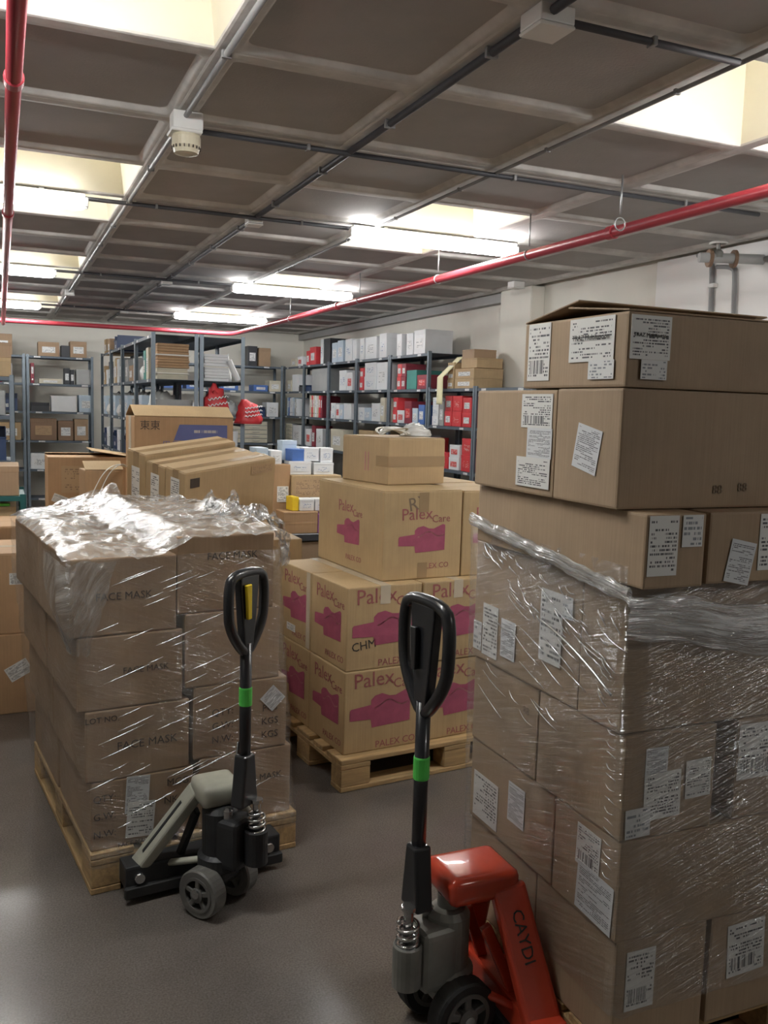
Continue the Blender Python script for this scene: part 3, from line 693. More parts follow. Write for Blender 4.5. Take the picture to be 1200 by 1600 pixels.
def lump_me(w_, d_, h_, mat, seed, n=20, m_=12, rough=0.35):
    bm = bmesh.new(); g = []
    for j in range(m_ + 1):
        th = PI / 2 * j / m_; row = []
        for i in range(n):
            a = 2 * PI * i / n; v = Vector((math.cos(a) * math.cos(th), math.sin(a) * math.cos(th), math.sin(th)))
            q = 1 + rough * NZ(v.x * 2.2 + seed, v.y * 2.2, v.z * 2.2) + rough * 0.5 * NZ(v.x * 6 + seed, v.y * 6, v.z * 6)
            row.append(bm.verts.new((v.x * w_ / 2 * q, v.y * d_ / 2 * q, max(0.0, v.z * h_ * (q if j else 1)))))
        g.append(row)
    for j in range(m_):
        for i in range(n): 
            f = bm.faces.new((g[j][i], g[j][(i + 1) % n], g[j + 1][(i + 1) % n], g[j + 1][i])); f.smooth = True
    bm.faces.new(list(reversed(g[0])))
    bmesh.ops.remove_doubles(bm, verts=bm.verts[:], dist=0.0005); bmesh.ops.recalc_face_normals(bm, faces=bm.faces[:])
    return to_me(bm, mat)
ZT5 = Z4 + 0.225
o = tag(obj('plastic_bag', lump_me(0.16, 0.12, 0.06, 'bag_plastic', 3.0)), 'crumpled white plastic film on the small top carton', 'plastic bag'); o.location = (1.93, 4.13, ZT5)
t = thing('packing_strap', 'loose tangle of pale packing strap on the small top carton', 'strap', (1.76, 4.02, ZT5))
for k in range(3):
    pts = [(0.09 * math.cos(a + k), 0.07 * math.sin(a * 1.1 + k * 2), 0.012 + 0.03 * abs(math.sin(a * 0.9 + k))) for a in [2.2 * PI * i / 30 for i in range(31)]]
    obj('strap_loop', tube_me(smooth_path(pts, 1), 0.008, 'strap_white' if k else 'cream_box', 6, flat=0.25), None, t)

# ------------------------------------------------------------------ right-hand stack
pallet('wooden pallet under the tall cartons with white labels', (1.30, 1.60, 0), 0, 1.2, 0.75)
PB = PT
def rcart(label, x0, x1, y0, y1, z0, z1, prints=(), mat='card_grey', **kw):
    K = 0.94; x0, x1, y0, y1 = x0 * K, x1 * K, y0 * K, y1 * K
    z0 = PB if z0 is None else 1.65 - (1.65 - z0) * K; z1 = 1.65 - (1.65 - z1) * K
    prints = [(p[0], p[1], p[2] * K, 1.65 - (1.65 - p[3]) * K) + ((p[4] * K, p[5] * K) if p[0] == 'lab' else (p[4], p[5])) + tuple(p[6:]) for p in prints]
    sz = (x1 - x0, y1 - y0, z1 - z0); c = ((x0 + x1) / 2, (y0 + y1) / 2, z0); P = []
    for p in prints:
        f = p[1]
        if f == 'L': u = -(p[2] - c[1])
        elif f == 'F': u = p[2] - c[0]
        P.append((p[0], f, u, p[3] - (z0 + z1) / 2) + tuple(p[4:]))
    return carton(label, c, sz, mat, 0.0, P, group='white-labelled cartons of the right-hand stack', **kw)
LB = 'lab'
g = 0.0015
# layer 7 (floor) .. upward
zl = [None, 0.35, 0.615, 0.885, 1.25, 1.43, 1.715, 1.888]
xo = [1.385, 1.375, 1.37, 1.36, 1.345, 1.32, 1.32]
rcart('brown carton at the near corner of the lowest layer, right-hand stack', xo[0], xo[0] + 0.29, 1.68, 2.04, zl[0], zl[1] - g, [(LB, 'F', 1.464, 0.235, 0.09, 0.16, 'label_barcode')])
rcart('brown carton in the lowest layer right of the near corner carton', xo[0] + 0.31, xo[0] + 0.62, 1.685, 2.04, zl[0], zl[1] - g, [(LB, 'F', 1.82, 0.24, 0.13, 0.15, 'label_barcode', 0.05)])
rcart('brown carton at the far left of the lowest layer, right-hand stack', xo[0] + 0.005, xo[0] + 0.5, 2.05, 2.44, zl[0], zl[1] - g)
rcart('brown carton at the far right of the lowest layer, right-hand stack', xo[0] + 0.63, xo[0] + 1.15, 1.69, 2.44, zl[0], zl[1] - g)
# second
rcart('brown carton with stepped white label, near corner of second layer, right-hand stack', xo[1], xo[1] + 0.6, 1.675, 1.955, zl[1], zl[2] - g, [(LB, 'L', 1.80, 0.535, 0.10, 0.11, 'label_barcode', -0.03), (LB, 'L', 1.765, 0.425, 0.15, 0.13, 'label_scan', -0.05)])
rcart('brown carton with two small labels, far left of second layer, right-hand stack', xo[1] + 0.004, xo[1] + 0.6, 1.965, 2.435, zl[1], zl[2] - g, [(LB, 'L', 2.335, 0.44, 0.15, 0.145, 'label_text'), (LB, 'L', 2.155, 0.50, 0.09, 0.12, 'label_scan')])
rcart('brown carton right side of second layer, right-hand stack', xo[1] + 0.61, xo[1] + 1.16, 1.68, 2.43, zl[1], zl[2] - g)
# third
rcart('brown carton with zigzag white labels, near corner of third layer, right-hand stack', xo[2], xo[2] + 0.285, 1.675, 2.05, zl[2], zl[3] - g, [(LB, 'F', 1.467, 0.805, 0.068, 0.08, 'label_scan'), (LB, 'F', 1.490, 0.72, 0.113, 0.12, 'label_text', 0.03), (LB, 'F', 1.60, 0.75, 0.08, 0.10, 'label_text', 0.03), (LB, 'F', 1.418, 0.66, 0.075, 0.075, 'label_small', 0.03)])
rcart('brown carton with large label, right of the dark gap in third layer', xo[2] + 0.36, xo[2] + 0.72, 1.68, 2.05, zl[2], zl[3] - g, [(LB, 'F', 1.81, 0.795, 0.15, 0.15, 'label_barcode')])
rcart('brown carton with small printed mark, far left of third layer, right-hand stack', xo[2] + 0.003, xo[2] + 0.7, 2.06, 2.43, zl[2], zl[3] - g, [('txt', 'L', 2.12, 0.80, 0.03, '88', 'ink_faint')])
# fourth
rcart('narrow plain carton end at the near corner of fourth layer, right-hand stack', xo[3], xo[3] + 0.60, 1.685, 1.862, zl[3], zl[4] - g)
rcart('brown carton with three white labels under film, far left of fourth layer', xo[3] + 0.004, xo[3] + 0.60, 1.87, 2.43, zl[3], zl[4] - g, [(LB, 'L', 2.326, 0.985, 0.09, 0.16, 'label_text'), (LB, 'L', 2.40, 0.955, 0.05, 0.09, 'label_small'), (LB, 'L', 2.218, 0.985, 0.08, 0.115, 'label_scan'), (LB, 'L', 2.0, 1.075, 0.105, 0.20, 'label_text'), (LB, 'L', 1.925, 1.145, 0.045, 0.06, 'label_small')])
rcart('brown carton at the right of fourth layer, right-hand stack', xo[3] + 0.61, xo[3] + 1.15, 1.69, 2.43, zl[3], zl[4] - g)
# fifth (unwrapped)
rcart('long low carton with L-shaped label on its end, above the film, right-hand stack', xo[4], xo[4] + 0.175, 1.62, 2.40, zl[4] + 0.004, zl[5] - g, [(LB, 'F', 1.395, 1.355, 0.085, 0.14, 'label_text'), (LB, 'F', 1.478, 1.388, 0.06, 0.075, 'label_small')])
rcart('low carton with torn labels beside the dark gap, above the film, right-hand stack', xo[4] + 0.20, xo[4] + 0.66, 1.635, 2.35, zl[4] + 0.004, zl[5] - g, [(LB, 'F', 1.757, 1.352, 0.11, 0.14, 'label_text'), (LB, 'F', 1.645, 1.305, 0.08, 0.105, 'label_scan', -0.2)])
# sixth
rcart('wide carton with tilted square label, near half of the sixth layer', xo[5], xo[5] + 0.58, 1.70, 1.965, zl[5], zl[6] - g, [(LB, 'L', 1.825, 1.566, 0.10, 0.11, 'label_scan', -0.2), ('txt', 'F', 1.62, 1.475, 0.03, '88', 'ink_faint'), ('txt', 'F', 1.70, 1.48, 0.03, '88', 'ink_faint')])
rcart('carton with tall stepped labels, far half of the sixth layer', xo[5] + 0.002, xo[5] + 0.58, 1.97, 2.39, zl[5], zl[6] - 0.004, [(LB, 'L', 2.06, 1.655, 0.15, 0.09, 'label_barcode'), (LB, 'L', 2.04, 1.57, 0.12, 0.08, 'label_scan'), (LB, 'L', 2.065, 1.49, 0.165, 0.08, 'label_text')])
# top, with open flaps
tp = rcart('top carton of the right-hand stack with loose flaps and white labels', xo[6], xo[6] + 0.62, 1.695, 2.135, zl[6], zl[7], [(LB, 'L', 2.06, 1.81, 0.105, 0.15, 'label_barcode'), (LB, 'L', 1.83, 1.83, 0.18, 0.105, 'label_text'), (LB, 'L', 1.785, 1.757, 0.10, 0.045, 'label_small'), (LB, 'F', 1.382, 1.83, 0.115, 0.10, 'label_text'), (LB, 'F', 1.395, 1.757, 0.075, 0.045, 'label_small'), ('txt', 'L', 1.83, 1.835, 0.018, 'TRAZ Multifunción', 'ink_black'), ('txt', 'F', 1.382, 1.835, 0.012, 'TRAZ Multifunción', 'ink_black')])
def flap(parent, size, hinge, ang, length, mat):
    sx, sy, sz = size
    if hinge == 'F': me = box_me(-sx / 2, sx / 2, 0, length, 0, 0.004, mat, 0.001); M = Matrix.Translation((0, -sy / 2, sz)) @ Matrix.Rotation(ang, 4, 'X')
    if hinge == 'B': me = box_me(-sx / 2, sx / 2, -length, 0, 0, 0.004, mat, 0.001); M = Matrix.Translation((0, sy / 2, sz)) @ Matrix.Rotation(-ang, 4, 'X')
    if hinge == 'L': me = box_me(0, length, -sy / 2, sy / 2, 0, 0.004, mat, 0.001); M = Matrix.Translation((-sx / 2, 0, sz)) @ Matrix.Rotation(-ang, 4, 'Y')
    if hinge == 'R': me = box_me(-length, 0, -sy / 2, sy / 2, 0, 0.004, mat, 0.001); M = Matrix.Translation((sx / 2, 0, sz)) @ Matrix.Rotation(ang, 4, 'Y')
    return obj('flap', me, None, parent, M)
S7 = (0.62 * 0.94, 0.44 * 0.94, (zl[7] - zl[6]) * 0.94)
flap(tp, S7, 'B', 0.16, 0.23, 'card_grey'); flap(tp, S7, 'F', 0.10, 0.23, 'card_grey')

# film around layers 1-4
t = thing('stretch_film', 'clear stretch film around the lower layers of the right-hand stack', 'stretch film', (0, 0, 1.65 * 0.06))
t.scale = (0.94, 0.94, 0.94)
zs = [0.16 + (1.30 - 0.16) * k / 44 for k in range(45)]
def offsR(z):
    f = (z - 0.16) / 1.14
    return (0.012 + 0.026 * f, 0.02, 0.014, 0.02)
obj('side_wrap', wrap_me(1.385, 2.54, 1.672, 2.442, zs, 'film_right', 0.011, offsR, 7.0, 30), None, t)
# rolled edge of the film: a twisted rope across the left side, dropping along the front
def ropeR(u, v):
    a = v * 2 * PI; rr = 0.010 + 0.003 * NZ(u * 14, 2); tw = a + u * 9
    y = 2.405 - 0.765 * u; z0 = 1.322 - 0.085 * u
    return Vector((1.325 + rr * math.cos(a) * 0.8 + 0.003 * NZ(u * 20, a, 3), y, z0 + rr * 2.0 * math.sin(a) + 0.005 * NZ(u * 9, 4) + 0.003 * NZ(u * 30, a * 2, 6)))
obj('rolled_edge', sheet_me(ropeR, 60, 14, 'film_rope', (0.8, 0.1)), None, t)
def frontR(u, v):
    x = 1.325 + 1.1 * u; zt = 1.235 - 0.10 * u + 0.02 * NZ(u * 5, 3); zz = zt - v * (0.10 + 0.07 * u)
    return Vector((x, 1.650 - 0.012 * math.sin(v * PI) - 0.02 * abs(NZ(u * 6, v * 5, 2)), zz + 0.012 * NZ(u * 9, v * 7, 4)))
obj('gathered_band', sheet_me(frontR, 50, 10, 'film_rope', (1.1, 0.15)), None, t)
pts = [(1.322, 1.99 - 0.31 * k / 14, 1.10 - 0.06 * k / 14 - 0.05 * (k / 14) ** 2 + 0.005 * NZ(k, 8)) for k in range(15)]
obj('film_fold', tube_me(pts, [0.003 + 0.002 * abs(NZ(k * 0.8, 5)) for k in range(15)], 'film_rope', 6), None, t)
rnd = random.Random(4)
CREASE = []
for k in range(70):       # crinkles below the rolled edge
    u = rnd.random(); y = 2.36 - 0.66 * u; zz = 1.27 - 0.085 * u - rnd.random() * (0.05 + 0.20 * u); CREASE.append((y, zz, 0.012 + rnd.random() * 0.035, 0.2 + 0.7 * rnd.random(), 0.0016))
for k in range(26):       # long stretched creases
    CREASE.append((2.38 - rnd.random() * 0.62, 0.80 + rnd.random() * 0.36, 0.05 + rnd.random() * 0.10, 0.25 + 0.2 * rnd.random(), 0.0013))
for k in range(15):       # short glints near the corner
    CREASE.append((1.722, 0.52 + 0.028 * k + 0.006 * rnd.random(), 0.03 + 0.01 * rnd.random(), 0.18, 0.0013))
for k, (y, zz, Ln, sl, rr) in enumerate(CREASE):
    xx = 1.385 - offsR(zz)[0] - 0.006; cv = rnd.uniform(-0.006, 0.006)
    pp = [(xx - 0.003 * math.sin(i / 6 * PI), y - Ln * i / 6, zz - sl * Ln * i / 6 + cv * math.sin(i / 6 * PI)) for i in range(7)]
    obj('film_fold', tube_me(pp, [0.0004 + rr * math.sin((i + 0.5) / 7 * PI) for i in range(7)], 'film_rope', 5), None, t)

# ------------------------------------------------------------------ pallet trucks
def prism_me(pts, depth_axis, d0, d1, mat, bev=0.0):
    """extrude a polygon given in the plane normal to depth_axis ('x': pts=(y,z), 'y': pts=(x,z))"""
    bm = bmesh.new()
    def mk(p, d): return bm.verts.new((d, p[0], p[1]) if depth_axis == 'x' else (p[0], d, p[1]))
    a = [mk(p, d0) for p in pts]; b = [mk(p, d1) for p in pts]; n = len(pts)
    bm.faces.new(a); bm.faces.new(list(reversed(b)))
    for j in range(n): bm.faces.new((a[j], b[j], b[(j + 1) % n], a[(j + 1) % n]))
    bmesh.ops.recalc_face_normals(bm, faces=bm.faces[:])
    if bev: bmesh.ops.bevel(bm, geom=bm.edges[:], offset=bev, segments=2, affect='EDGES', profile=0.6)
    return to_me(bm, mat)
def beam_me(p0, p1, w0, w1, th, mat, side=Vector((0, 1, 0)), bev=0.006):
    """bar from p0 to p1, widths w0/w1 along side, thickness th"""
    p0, p1 = Vector(p0), Vector(p1); d = (p1 - p0).normalized(); s = (side - d * side.dot(d)).normalized(); n = d.cross(s)
    bm = bmesh.new(); vs = []
    for p, w_ in ((p0, w0), (p1, w1)):
        for a, b in ((-1, -1), (1, -1), (1, 1), (-1, 1)): vs.append(bm.verts.new(p + s * a * w_ / 2 + n * b * th / 2))
    for f in ((0, 1, 2, 3), (7, 6, 5, 4), (0, 4, 5, 1), (1, 5, 6, 2), (2, 6, 7, 3), (3, 7, 4, 0)): bm.faces.new([vs[i] for i in f])
    bmesh.ops.recalc_face_normals(bm, faces=bm.faces[:])
    bmesh.ops.bevel(bm, geom=bm.edges[:], offset=bev, segments=3, affect='EDGES', profile=0.5)
    return to_me(bm, mat)
def wheel(parent, loc, r, wd, rz, tyre, hub):
    o = obj('steer_wheel', lathe_me([(r * 0.62, -wd / 2), (r * 0.94, -wd / 2), (r, -wd / 2 + 0.006), (r, wd / 2 - 0.006), (r * 0.94, wd / 2), (r * 0.62, wd / 2)], tyre, 32, 'y', True), None, parent)
    o.location = loc; o.rotation_euler = (0, 0, rz)
    obj('rim', lathe_me([(r * 0.60, -wd / 2 - 0.003), (r * 0.72, -wd / 2 - 0.003), (r * 0.72, wd / 2 + 0.003), (r * 0.60, wd / 2 + 0.003)], hub, 28, 'y', True), None, o)
    obj('hub', lathe_me([(r * 0.16, -wd / 2 - 0.008), (r * 0.3, -wd / 2 - 0.005), (r * 0.3, wd / 2 + 0.005), (r * 0.16, wd / 2 + 0.008)], hub, 20, 'y'), None, o)
    for k in range(5):
        a = 2 * PI * k / 5
        obj('spoke', box_me(-r * 0.11, r * 0.11, -wd / 2 - 0.0015, wd / 2 + 0.0015, r * 0.25, r * 0.66, hub, 0.003), None, o, Matrix.Rotation(a, 4, 'Y'))
    return o
def pallet_truck(label, loc, rz, steer, frame, pump, text=None, lever=None, hz=1.16, textmat='ink_black', legw=0.075, hlean=0.0, apex_z=0.425, span=0.27, heel_x=0.19, head_w=0.1, wheel_r=0.088, leg_top_x=0.075, loop_h=0.30, loop_w=1.0):
    t = thing('pallet_truck', label, 'pallet truck', loc, rz)
    # forks
    for s in (-1, 1):
        fk = obj('fork', prism_me([(heel_x - 0.03, 0.035), (heel_x - 0.03, 0.088), (1.20, 0.088), (1.27, 0.07), (1.27, 0.055), (1.18, 0.045)], 'y', s * 0.195 - 0.075, s * 0.195 + 0.075, frame, 0.005), None, t)
        o = obj('load_roller', lathe_me([(0.03, -0.035), (0.036, -0.03), (0.036, 0.03), (0.03, 0.035)], 'wheel_grey', 18, 'y'), None, fk); o.location = (1.08, s * 0.195, 0.036)
    dark = 'dark_cast' if pump == 'dark_cast' else frame
    # cross beam over the fork heels
    obj('cross_beam', box_me(heel_x - 0.06, heel_x + 0.03, -span, span, 0.045, 0.125, dark, 0.008, 2), None, t)
    obj('toe_guard', box_me(heel_x - 0.075, heel_x - 0.055, -span - 0.005, span + 0.005, 0.022, 0.06, 'black_rubber', 0.004), None, t)
    # slanted A-frame legs and the head above the pump
    for s in (-1, 1):
        p0 = Vector((heel_x - 0.012, s * (span - 0.04), 0.085)); p1 = Vector((leg_top_x, s * (head_w - 0.02), apex_z - 0.02))
        sd = Vector((1, 0, 0.25)); lg = obj('frame_leg', beam_me(p0, p1, legw, legw * 0.95, 0.042, frame, sd, 0.012), None, t)
        d = (p1 - p0).normalized(); sd = (sd - d * sd.dot(d)).normalized(); n = d.cross(sd)
        if n.y * s < 0: n = -n
        if text and s == text[1]:
            R = Matrix((d * -1, n.cross(d * -1), n)).transposed()
            obj('printed_text', text_me(text[0], 0.046, textmat), None, lg, Matrix.Translation(p0 * 0.36 + p1 * 0.64 + n * 0.0215) @ R.to_4x4())
        elif pump == 'dark_cast':
            obj('slot', beam_me(p0 + (p1 - p0) * 0.22 + n * 0.021, p0 + (p1 - p0) * 0.82 + n * 0.021, 0.012, 0.012, 0.004, 'dark_cast', sd, 0.001), None, lg)
        obj('gusset', beam_me((heel_x - 0.02, s * 0.09, 0.09), (0.085, s * 0.05, 0.30), 0.02, 0.02, 0.03, dark, Vector((0, 1, 0)), 0.004), None, t)
        o = obj('pivot_bolt', lathe_me([(0.016, -0.012), (0.018, -0.008), (0.018, 0.008), (0.012, 0.013)], 'steel', 12, 'x'), None, t); o.location = (heel_x - 0.062, s * (span - 0.045), 0.085)
    bm = bmesh.new(); bm_box(bm, -0.035, leg_top_x + 0.035, -head_w, head_w, apex_z - 0.055, apex_z + 0.022, 0.03, 4)
    obj('frame_head', to_me(bm, frame, True), None, t)
    obj('link_rod', tube_me([(0.02, 0.06, 0.16), (heel_x - 0.01, 0.15, 0.09)], 0.012, frame, 8), None, t)
    obj('link_rod', tube_me([(0.02, -0.06, 0.16), (heel_x - 0.01, -0.15, 0.09)], 0.012, frame, 8), None, t)
    # hydraulic pump, on the steering axle
    cs, sn = math.cos(steer), math.sin(steer)
    R = Matrix.Rotation(steer, 4, 'Z')
    pb = obj('pump_body', lathe_me([(0.06, 0.13), (0.072, 0.14), (0.072, 0.18), (0.058, 0.19), (0.058, 0.33), (0.045, 0.345), (0.03, 0.35), (0.03, apex_z - 0.05)], pump, 28), None, t)
    obj('reservoir', box_me(-0.105, -0.0, -0.06, 0.05, 0.15, 0.32, pump, 0.022, 3), None, pb, R)
    obj('release_valve', lathe_me([(0.012, 0.0), (0.016, 0.004), (0.016, 0.03), (0.008, 0.04)], 'steel', 10), None, pb, R @ Matrix.Translation((-0.05, 0.02, 0.315)))
    # spring on the pump plunger
    cup = obj('spring_cup', lathe_me([(0.03, 0.17), (0.038, 0.175), (0.038, 0.285), (0.034, 0.29), (0.03, 0.285)], pump, 20), None, t, R @ Matrix.Translation((-0.135, -0.02, 0.0)))
    hel = [(0.026 * math.cos(a), 0.026 * math.sin(a), 0.235 + 0.115 * a / (2 * PI * 5.5)) for a in [2 * PI * 5.5 * k / 88 for k in range(89)]]
    obj('spring', tube_me(hel, 0.0055, 'steel', 6), None, cup)
    obj('plunger', lathe_me([(0.013, 0.20), (0.013, 0.375), (0.02, 0.38), (0.02, 0.39)], 'steel', 12), None, cup)
    # axle and wheels
    ax = obj('axle_bracket', box_me(-0.05, 0.05, -0.045, 0.045, 0.10, 0.155, pump, 0.012, 2), None, t, R)
    obj('axle', lathe_me([(0.015, -0.12), (0.015, 0.12)], 'steel', 12, 'y'), None, ax, Matrix.Translation((0, 0, 0.088)))
    for s in (-1, 1):
        wheel(t, (-sn * s * 0.082, cs * s * 0.082, wheel_r + 0.0005), wheel_r, 0.055, steer, 'black_rubber' if pump != 'dark_cast' else 'wheel_grey', 'wheel_grey')
    # handle
    h = obj('handle', beam_me((-0.100, 0, 0.37), (-0.100, 0, 0.54), 0.085, 0.048, 0.05, 'black_paint', Vector((0, 1, 0)), 0.008), None, t, R)
    x0 = -0.10; lean = lambda z: (x0 + hlean * (z - 0.33), 0, z)
    zl_ = hz - loop_h; q_ = loop_h / 0.30
    obj('mast', tube_me([lean(0.40), lean(zl_ + 0.04)], 0.019, 'black_paint', 16), None, h)
    obj('control_rod', tube_me([(-0.055, 0.012, 0.30), (x0 + 0.018, 0.012, 0.58)], 0.004, 'steel', 6), None, h)
    obj('tape_band', lathe_me([(0.0198, -0.03), (0.0212, -0.028), (0.0212, 0.026), (0.0199, 0.03)], 'green_tape', 18), None, h, Matrix.Translation(lean(zl_ - 0.135)))
    lp = [(0, zl_ + 0.0), (-0.045, zl_ + 0.05), (-0.082, zl_ + 0.115), (-0.088, zl_ + 0.17), (-0.088, zl_ + 0.25), (-0.07, zl_ + 0.297), (0.07, zl_ + 0.297), (0.088, zl_ + 0.25), (0.088, zl_ + 0.17), (0.082, zl_ + 0.115), (0.045, zl_ + 0.05)]
    lp = smooth_path([(lean(z_)[0], y_ * loop_w, zl_ + (z_ - zl_) * q_) for y_, z_ in lp], 2, True)
    obj('grip_loop', tube_me(lp, 0.0165, 'black_paint', 12, closed=True), None, h)
    sp_ = [(-0.02, zl_ + 0.02), (0.02, zl_ + 0.02), (0.032, zl_ + 0.12), (0.045, zl_ + 0.26), (0.045, zl_ + 0.29), (-0.045, zl_ + 0.29), (-0.045, zl_ + 0.26), (-0.032, zl_ + 0.12)]
    sp_ = [(a_ * loop_w, zl_ + (b_ - zl_) * q_) for a_, b_ in sp_]
    obj('grip_spine', prism_me(sp_, 'x', lean(zl_ + 0.15)[0] - 0.014, lean(zl_ + 0.15)[0] + 0.014, 'black_paint', 0.005), None, h)
    lv = obj('release_lever', beam_me((lean(0)[0] + hlean * zl_ - 0.022, 0.015, zl_ + 0.12), (lean(0)[0] + hlean * zl_ - 0.022, 0.02, zl_ + 0.23), 0.018, 0.026, 0.012, lever or 'black_paint', Vector((0, 1, 0)), 0.003), None, h)
    return t
pallet_truck('grey pallet truck with black handle and green tape under the left pallet', (0.640, 2.780, 0), AL + PI / 2, math.radians(30), 'dirty_cream_paint', 'dark_cast', lever='yellow', hz=1.13, legw=0.072, span=0.275, hlean=0.0, apex_z=0.40, head_w=0.07, wheel_r=0.08, loop_h=0.265, loop_w=1.0)
pallet_truck('orange red pallet truck with black handle and green tape under the right-hand stack', (1.070, 1.98, 0), 0.0, math.radians(6), 'orange_red_paint', 'grey_cast', text=('CAYDI', -1), hz=1.18, legw=0.10, span=0.25, apex_z=0.435, head_w=0.085, wheel_r=0.092, leg_top_x=0.135, loop_w=1.2)

# ------------------------------------------------------------------ racks and what stands on them
def rack(label, org, rz, W, D, H, shelves, mat='rack_grey', shelfmat='rack_dark', tags=2, name='storage_rack', cat='rack', group='steel storage racks', lip=0.032):
    t = thing(name, label, cat, (org[0], org[1], 0), rz, group)
    pw = 0.038
    key = 'post%.2f%s' % (H, mat)
    if key not in RECT:
        bm = bmesh.new(); bm_box(bm, 0, pw, 0, 0.004, 0, H); bm_box(bm, 0, 0.004, 0, pw, 0, H); RECT[key] = to_me(bm, mat)
    for x, y, sx, sy in ((0, 0, 1, 1), (W, 0, -1, 1), (0, D, 1, -1), (W, D, -1, -1)):
        obj('post', RECT[key], None, t, Matrix.Translation((x, y, 0)) @ Matrix.Diagonal((sx, sy, 1, 1)))
    key = 'shelf%.2f_%.2f%s' % (W, D, shelfmat)
    if key not in RECT:
        bm = bmesh.new(); bm_box(bm, 0.005, W - 0.005, 0.005, D - 0.005, -0.003, 0.0); bm_box(bm, 0.005, W - 0.005, 0.005, 0.008, -lip, -0.003); bm_box(bm, 0.005, W - 0.005, D - 0.008, D - 0.005, -lip, -0.003)
        RECT[key] = to_me(bm, shelfmat)
    for z in shelves:
        sh = obj('shelf', RECT[key], None, t, Matrix.Translation((0, 0, z)))
        for q in range(tags):
            x = W * (0.2 + 0.6 * (q / max(1, tags - 1))) + random.uniform(-0.08, 0.08)
            obj('shelf_tag', rect_me(0.09, 0.022, 'label_small'), None, sh, Matrix.Translation((x, 0.0035, -0.016)) @ Matrix.Rotation(PI / 2, 4, 'X'))
    return t
ITEM = {}
def item_parts(kind, w_, d_, h_, mat, extra):
    """returns list of (part name, mesh, matrix); first entry is the body"""
    key = (kind, round(w_, 3), round(d_, 3), round(h_, 3), mat, extra)
    if key in ITEM: return ITEM[key]
    P = []; S = (w_, d_, h_)
    if kind in ('carton', 'box'):
        P.append(('body', carton_me(S, mat, 0), Matrix()))
        P.append(('lid', box_me(-w_ / 2 - 0.001, w_ / 2 + 0.001, -d_ / 2 - 0.001, d_ / 2 + 0.001, h_ * 0.80, h_ + 0.0015, mat, 0.002), Matrix()))
        if extra: P.append(('label', rect_me(w_ * 0.62, h_ * 0.42, extra), face_M(S, 'F', 0, -h_ * 0.04, 0, 0.0025)))
    elif kind == 'binder':
        P.append(('body', box_me(-w_ / 2, w_ / 2, -d_ / 2, d_ / 2, 0, h_, mat, 0.004), Matrix()))
        P.append(('spine_label', rect_me(w_ * 0.6, h_ * 0.35, extra or 'label_small'), face_M(S, 'F', 0, h_ * 0.14, 0, 0.001)))
        P.append(('finger_ring', lathe_me([(0.008, 0), (0.012, 0), (0.012, 0.002), (0.008, 0.002)], 'steel', 10), face_M(S, 'F', 0, -h_ * 0.32, 0, 0.0005)))
    elif kind == 'bag':
        P.append(('body', lump_me(w_, d_, h_, mat, w_ * 31 + h_ * 17, 16, 9), Matrix()))
        if extra:
            for q in range(3):
                sc = [(-w_ * 0.36 + w_ * 0.72 * i / 40, -d_ * (0.60 - 0.12 * abs(i - 20) / 20), h_ * (0.30 + 0.17 * q + 0.12 * i / 40) + h_ * 0.028 * math.sin(i * 0.9 + q)) for i in range(41)]
                P.append(('printed_script', tube_me(sc, 0.005, 'white_box', 5), Matrix()))
    elif kind == 'bin':
        bm = bmesh.new(); tt = 0.006
        bm_box(bm, -w_ / 2, w_ / 2, -d_ / 2, d_ / 2, 0, tt); bm_box(bm, -w_ / 2, w_ / 2, -d_ / 2, -d_ / 2 + tt, tt, h_ * 0.7); bm_box(bm, -w_ / 2, w_ / 2, d_ / 2 - tt, d_ / 2, tt, h_); bm_box(bm, -w_ / 2, -w_ / 2 + tt, -d_ / 2 + tt, d_ / 2 - tt, tt, h_); bm_box(bm, w_ / 2 - tt, w_ / 2, -d_ / 2 + tt, d_ / 2 - tt, tt, h_)
        P.append(('body', to_me(bm, mat), Matrix()))
        P.append(('rim', box_me(-w_ / 2 - 0.004, w_ / 2 + 0.004, -d_ / 2 - 0.008, -d_ / 2, h_ * 0.66, h_ * 0.71, mat, 0.002), Matrix()))
        if extra: P.append(('label', rect_me(w_ * 0.3, h_ * 0.2, extra), face_M((w_, d_, h_ * 0.6), 'F', 0, 0, 0, 0.001)))
    elif kind == 'drawers':
        P.append(('body', box_me(-w_ / 2, w_ / 2, -d_ / 2 + 0.01, d_ / 2, 0, h_, mat, 0.004), Matrix()))
        n = 5
        for k in range(n):
            zz = h_ * (k + 0.08) / n
            P.append(('drawer', box_me(-w_ / 2 + 0.01, w_ / 2 - 0.01, -d_ / 2, -d_ / 2 + 0.02, zz, zz + h_ / n * 0.84, 'cream_box', 0.003), Matrix()))
            P.append(('handle', box_me(-w_ * 0.15, w_ * 0.15, -d_ / 2 - 0.012, -d_ / 2 - 0.0005, zz + h_ / n * 0.38, zz + h_ / n * 0.5, 'grey_box', 0.002), Matrix()))
    elif kind == 'paper_stack':
        bm = bmesh.new(); n = 9
        for k in range(n):
            dx = 0.012 * NZ(k * 1.7, w_ * 9); bm_box(bm, -w_ / 2 + dx, w_ / 2 + dx, -d_ / 2 - dx, d_ / 2 - dx, h_ * k / n, h_ * (k + 0.93) / n, 0.002)
        P.append(('body', to_me(bm, mat), Matrix()))
        P.append(('strap', box_me(-w_ / 2 - 0.014, w_ / 2 + 0.014, -d_ / 2 - 0.014, d_ / 2 + 0.014, h_ * 0.5, h_ * 0.5 + 0.012, 'strap_white'), Matrix()))
    elif kind == 'roll':
        P.append(('body', lathe_me([(w_ / 2 * 0.3, 0), (w_ / 2, 0), (w_ / 2, h_), (w_ / 2 * 0.3, h_)], mat, 18), Matrix()))
